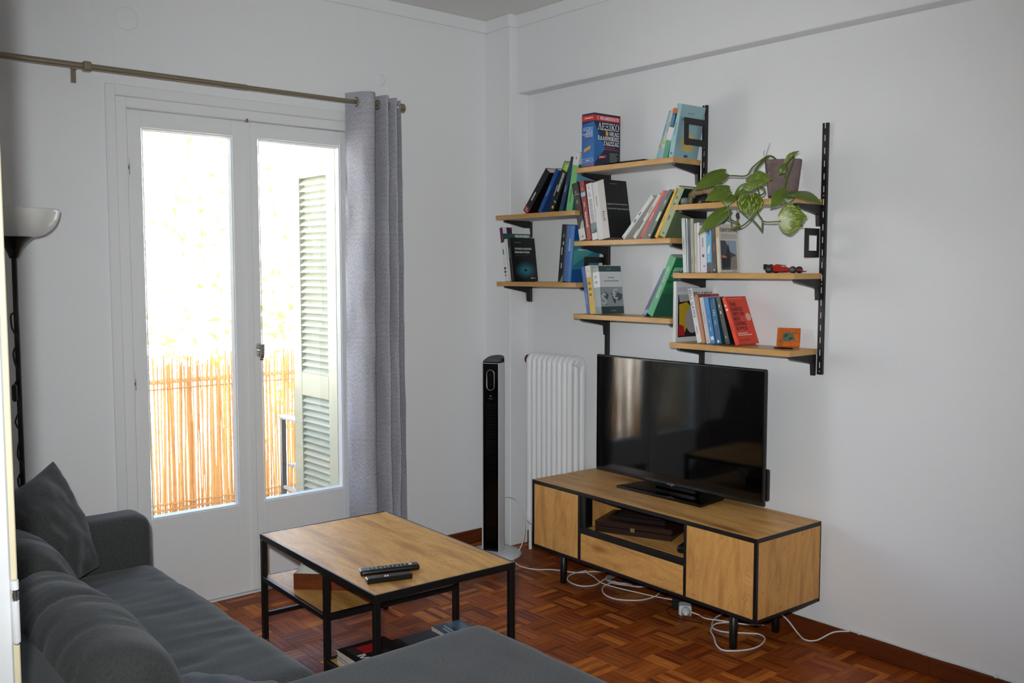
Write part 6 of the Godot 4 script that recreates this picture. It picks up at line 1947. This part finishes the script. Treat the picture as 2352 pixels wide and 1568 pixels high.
func build_cables():
	var y := 0.0035
	cable("white cord of the tower fan running across the parquet to the stand", [Vector3(0.255, 0.30, 0.228), Vector3(0.30, 0.285, 0.175), Vector3(0.335, 0.19, 0.15), Vector3(0.345, 0.09, 0.155), Vector3(0.335, 0.02, 0.18), Vector3(0.36, 0.0035, 0.235), Vector3(0.43, y, 0.30), Vector3(0.52, y, 0.325), Vector3(0.60, y, 0.30), Vector3(0.66, y, 0.235), Vector3(0.77, y, 0.175), Vector3(0.81, y, 0.10), Vector3(0.86, y, 0.06)], 0.0032)
	cable("thick white cable in a wide loop under the left end of the stand", [Vector3(0.78, y, 0.12), Vector3(0.77, y, 0.20), Vector3(0.80, y, 0.27), Vector3(0.86, y, 0.305), Vector3(0.93, y, 0.30), Vector3(0.96, y, 0.24), Vector3(0.935, y, 0.16), Vector3(0.92, y, 0.10)], 0.0033, null, "cable", "white cables under the stand")
	cable("white cable running below the drawer from the small loop to the black adapter", [Vector3(0.80, 0.009, 0.15), Vector3(0.88, 0.0097, 0.17), Vector3(0.975, 0.0097, 0.207), Vector3(1.076, 0.0097, 0.20), Vector3(1.162, 0.0097, 0.18), Vector3(1.26, 0.009, 0.155), Vector3(1.344, 0.009, 0.125), Vector3(1.40, 0.009, 0.10)], 0.003, null, "cable", "white cables under the stand")
	cable("white cable bowed out in front of the drawer", [Vector3(0.985, 0.0035, 0.13), Vector3(1.00, y, 0.22), Vector3(1.045, y, 0.275), Vector3(1.10, y, 0.305), Vector3(1.16, y, 0.305), Vector3(1.21, y, 0.27), Vector3(1.245, y, 0.22), Vector3(1.25, y, 0.14), Vector3(1.22, y, 0.06)], 0.0033, null, "cable", "white cables under the stand")
	for k in 4:
		var o := 0.02 * k
		cable("one of the thin white wires tangled under the drawer", [Vector3(0.92 + o, 0.016 + 0.004 * k, 0.09), Vector3(0.95 + o, 0.016 + 0.004 * k, 0.16 + o * 0.5), Vector3(1.02 + o * 1.4, 0.016 + 0.004 * k, 0.185 - o * 0.4), Vector3(1.10 + o, 0.016 + 0.004 * k, 0.15 + o * 0.2), Vector3(1.17 + o * 0.6, 0.018 + 0.004 * k, 0.09)], 0.0018, null, "cable", "thin white wires under the drawer")
	cable("white cable in a large loop round the front right leg of the stand", [Vector3(1.60, 0.010, 0.10), Vector3(1.61, 0.006, 0.17), Vector3(1.66, y, 0.245), Vector3(1.72, y, 0.25), Vector3(1.79, y, 0.19), Vector3(1.83, y, 0.16), Vector3(1.875, y, 0.18), Vector3(1.905, y, 0.26), Vector3(1.895, y, 0.335), Vector3(1.845, y, 0.405), Vector3(1.79, y, 0.385), Vector3(1.73, y, 0.325), Vector3(1.675, y, 0.275), Vector3(1.655, 0.0105, 0.215), Vector3(1.69, 0.0105, 0.15)], 0.0034, null, "cable", "white cables under the stand")
	cable("white cable leaving the plug under the right door", [Vector3(1.505, 0.030, 0.232), Vector3(1.545, 0.016, 0.20), Vector3(1.60, 0.0175, 0.215), Vector3(1.66, 0.0175, 0.185), Vector3(1.74, 0.0165, 0.145), Vector3(1.80, 0.0135, 0.08)], 0.0033, null, "cable", "white cables under the stand")
	cable("thin black wire lying on the parquet in front of the adapter", [Vector3(1.38, 0.003, 0.16), Vector3(1.40, 0.0022, 0.235), Vector3(1.46, 0.0022, 0.27), Vector3(1.53, 0.0022, 0.265), Vector3(1.60, 0.0022, 0.235)], 0.002, M.black_matt)
	cable("white cable sagging from behind the stand to the skirting board", [Vector3(1.83, 0.08, 0.055), Vector3(1.88, 0.055, 0.04), Vector3(1.94, 0.012, 0.045), Vector3(1.985, 0.0035, 0.065), Vector3(2.03, 0.010, 0.05), Vector3(2.09, 0.055, 0.026), Vector3(2.15, 0.0735, 0.012)], 0.0034)
	var run := []
	for k in 26:
		run.append(Vector3(2.15 + k * 0.12, 0.0745 + 0.0012 * sin(k * 1.9), 0.006 + 0.0012 * sin(k * 2.7)))
	cable("white cable clipped along the top of the skirting board", run, 0.0034)
	for k in 9:
		var st := begin()
		bx(st, Vector3(-0.006, -0.006, -0.0065), Vector3(0.006, 0.006, 0.005), 0.002)
		var c := top("cable_clip", st, M.plate, "small white clip holding the cable on the skirting board", "clip", "clips of the skirting cable")
		c.position = Vector3(2.19 + k * 0.26, 0.0765, 0.0068)
	# adapter and plug
	var ad := thing("power_adapter", "black power adapter standing under the right side of the drawer", "adapter", Vector3(1.435, 0.0, 0.17), 0.3)
	box_obj("body", Vector3(-0.04, 0, -0.025), Vector3(0.04, 0.075, 0.025), M.black_matt, ad, 0.006)
	var pg := thing("white_plug", "white plug in a socket block under the right door of the stand", "plug", Vector3(1.50, 0.0, 0.225), 0.7)
	box_obj("socket_block", Vector3(-0.03, 0, -0.06), Vector3(0.025, 0.045, 0.0), M.white_plastic, pg, 0.006)
	var st2 := begin()
	lathe(st2, [Vector2(0, 0.0), Vector2(0.02, 0.0), Vector2(0.021, 0.012), Vector2(0.012, 0.026), Vector2(0.006, 0.038), Vector2(0, 0.038)], 20, Vector3(0, 0.024, 0), Basis(Vector3.RIGHT, PI * 0.5))
	done("plug", st2, M.white_plastic, pg)

# ---------------------------------------------------------------- covers on the wall
func build_small_wall_things():
	for q in [[2.539, 2.035, 0.048, "large round painted cover plate on the wall above the balcony door"], [2.448, 0.81, 0.030, "small round painted cover plate on the wall above the curtain"]]:
		var st := begin()
		lathe(st, [Vector2(0, 0.0), Vector2(q[2], 0.0), Vector2(q[2], 0.0025), Vector2(q[2] - 0.002, 0.004), Vector2(q[2] - 0.010, 0.0048), Vector2(0, 0.005)], 40, Vector3.ZERO, Basis(Vector3.BACK, -PI * 0.5))
		var o := top("wall_cover_plate", st, M.wall, q[3], "cover plate", "round cover plates on the window wall")
		o.position = Vector3(0.0, q[0], q[1])
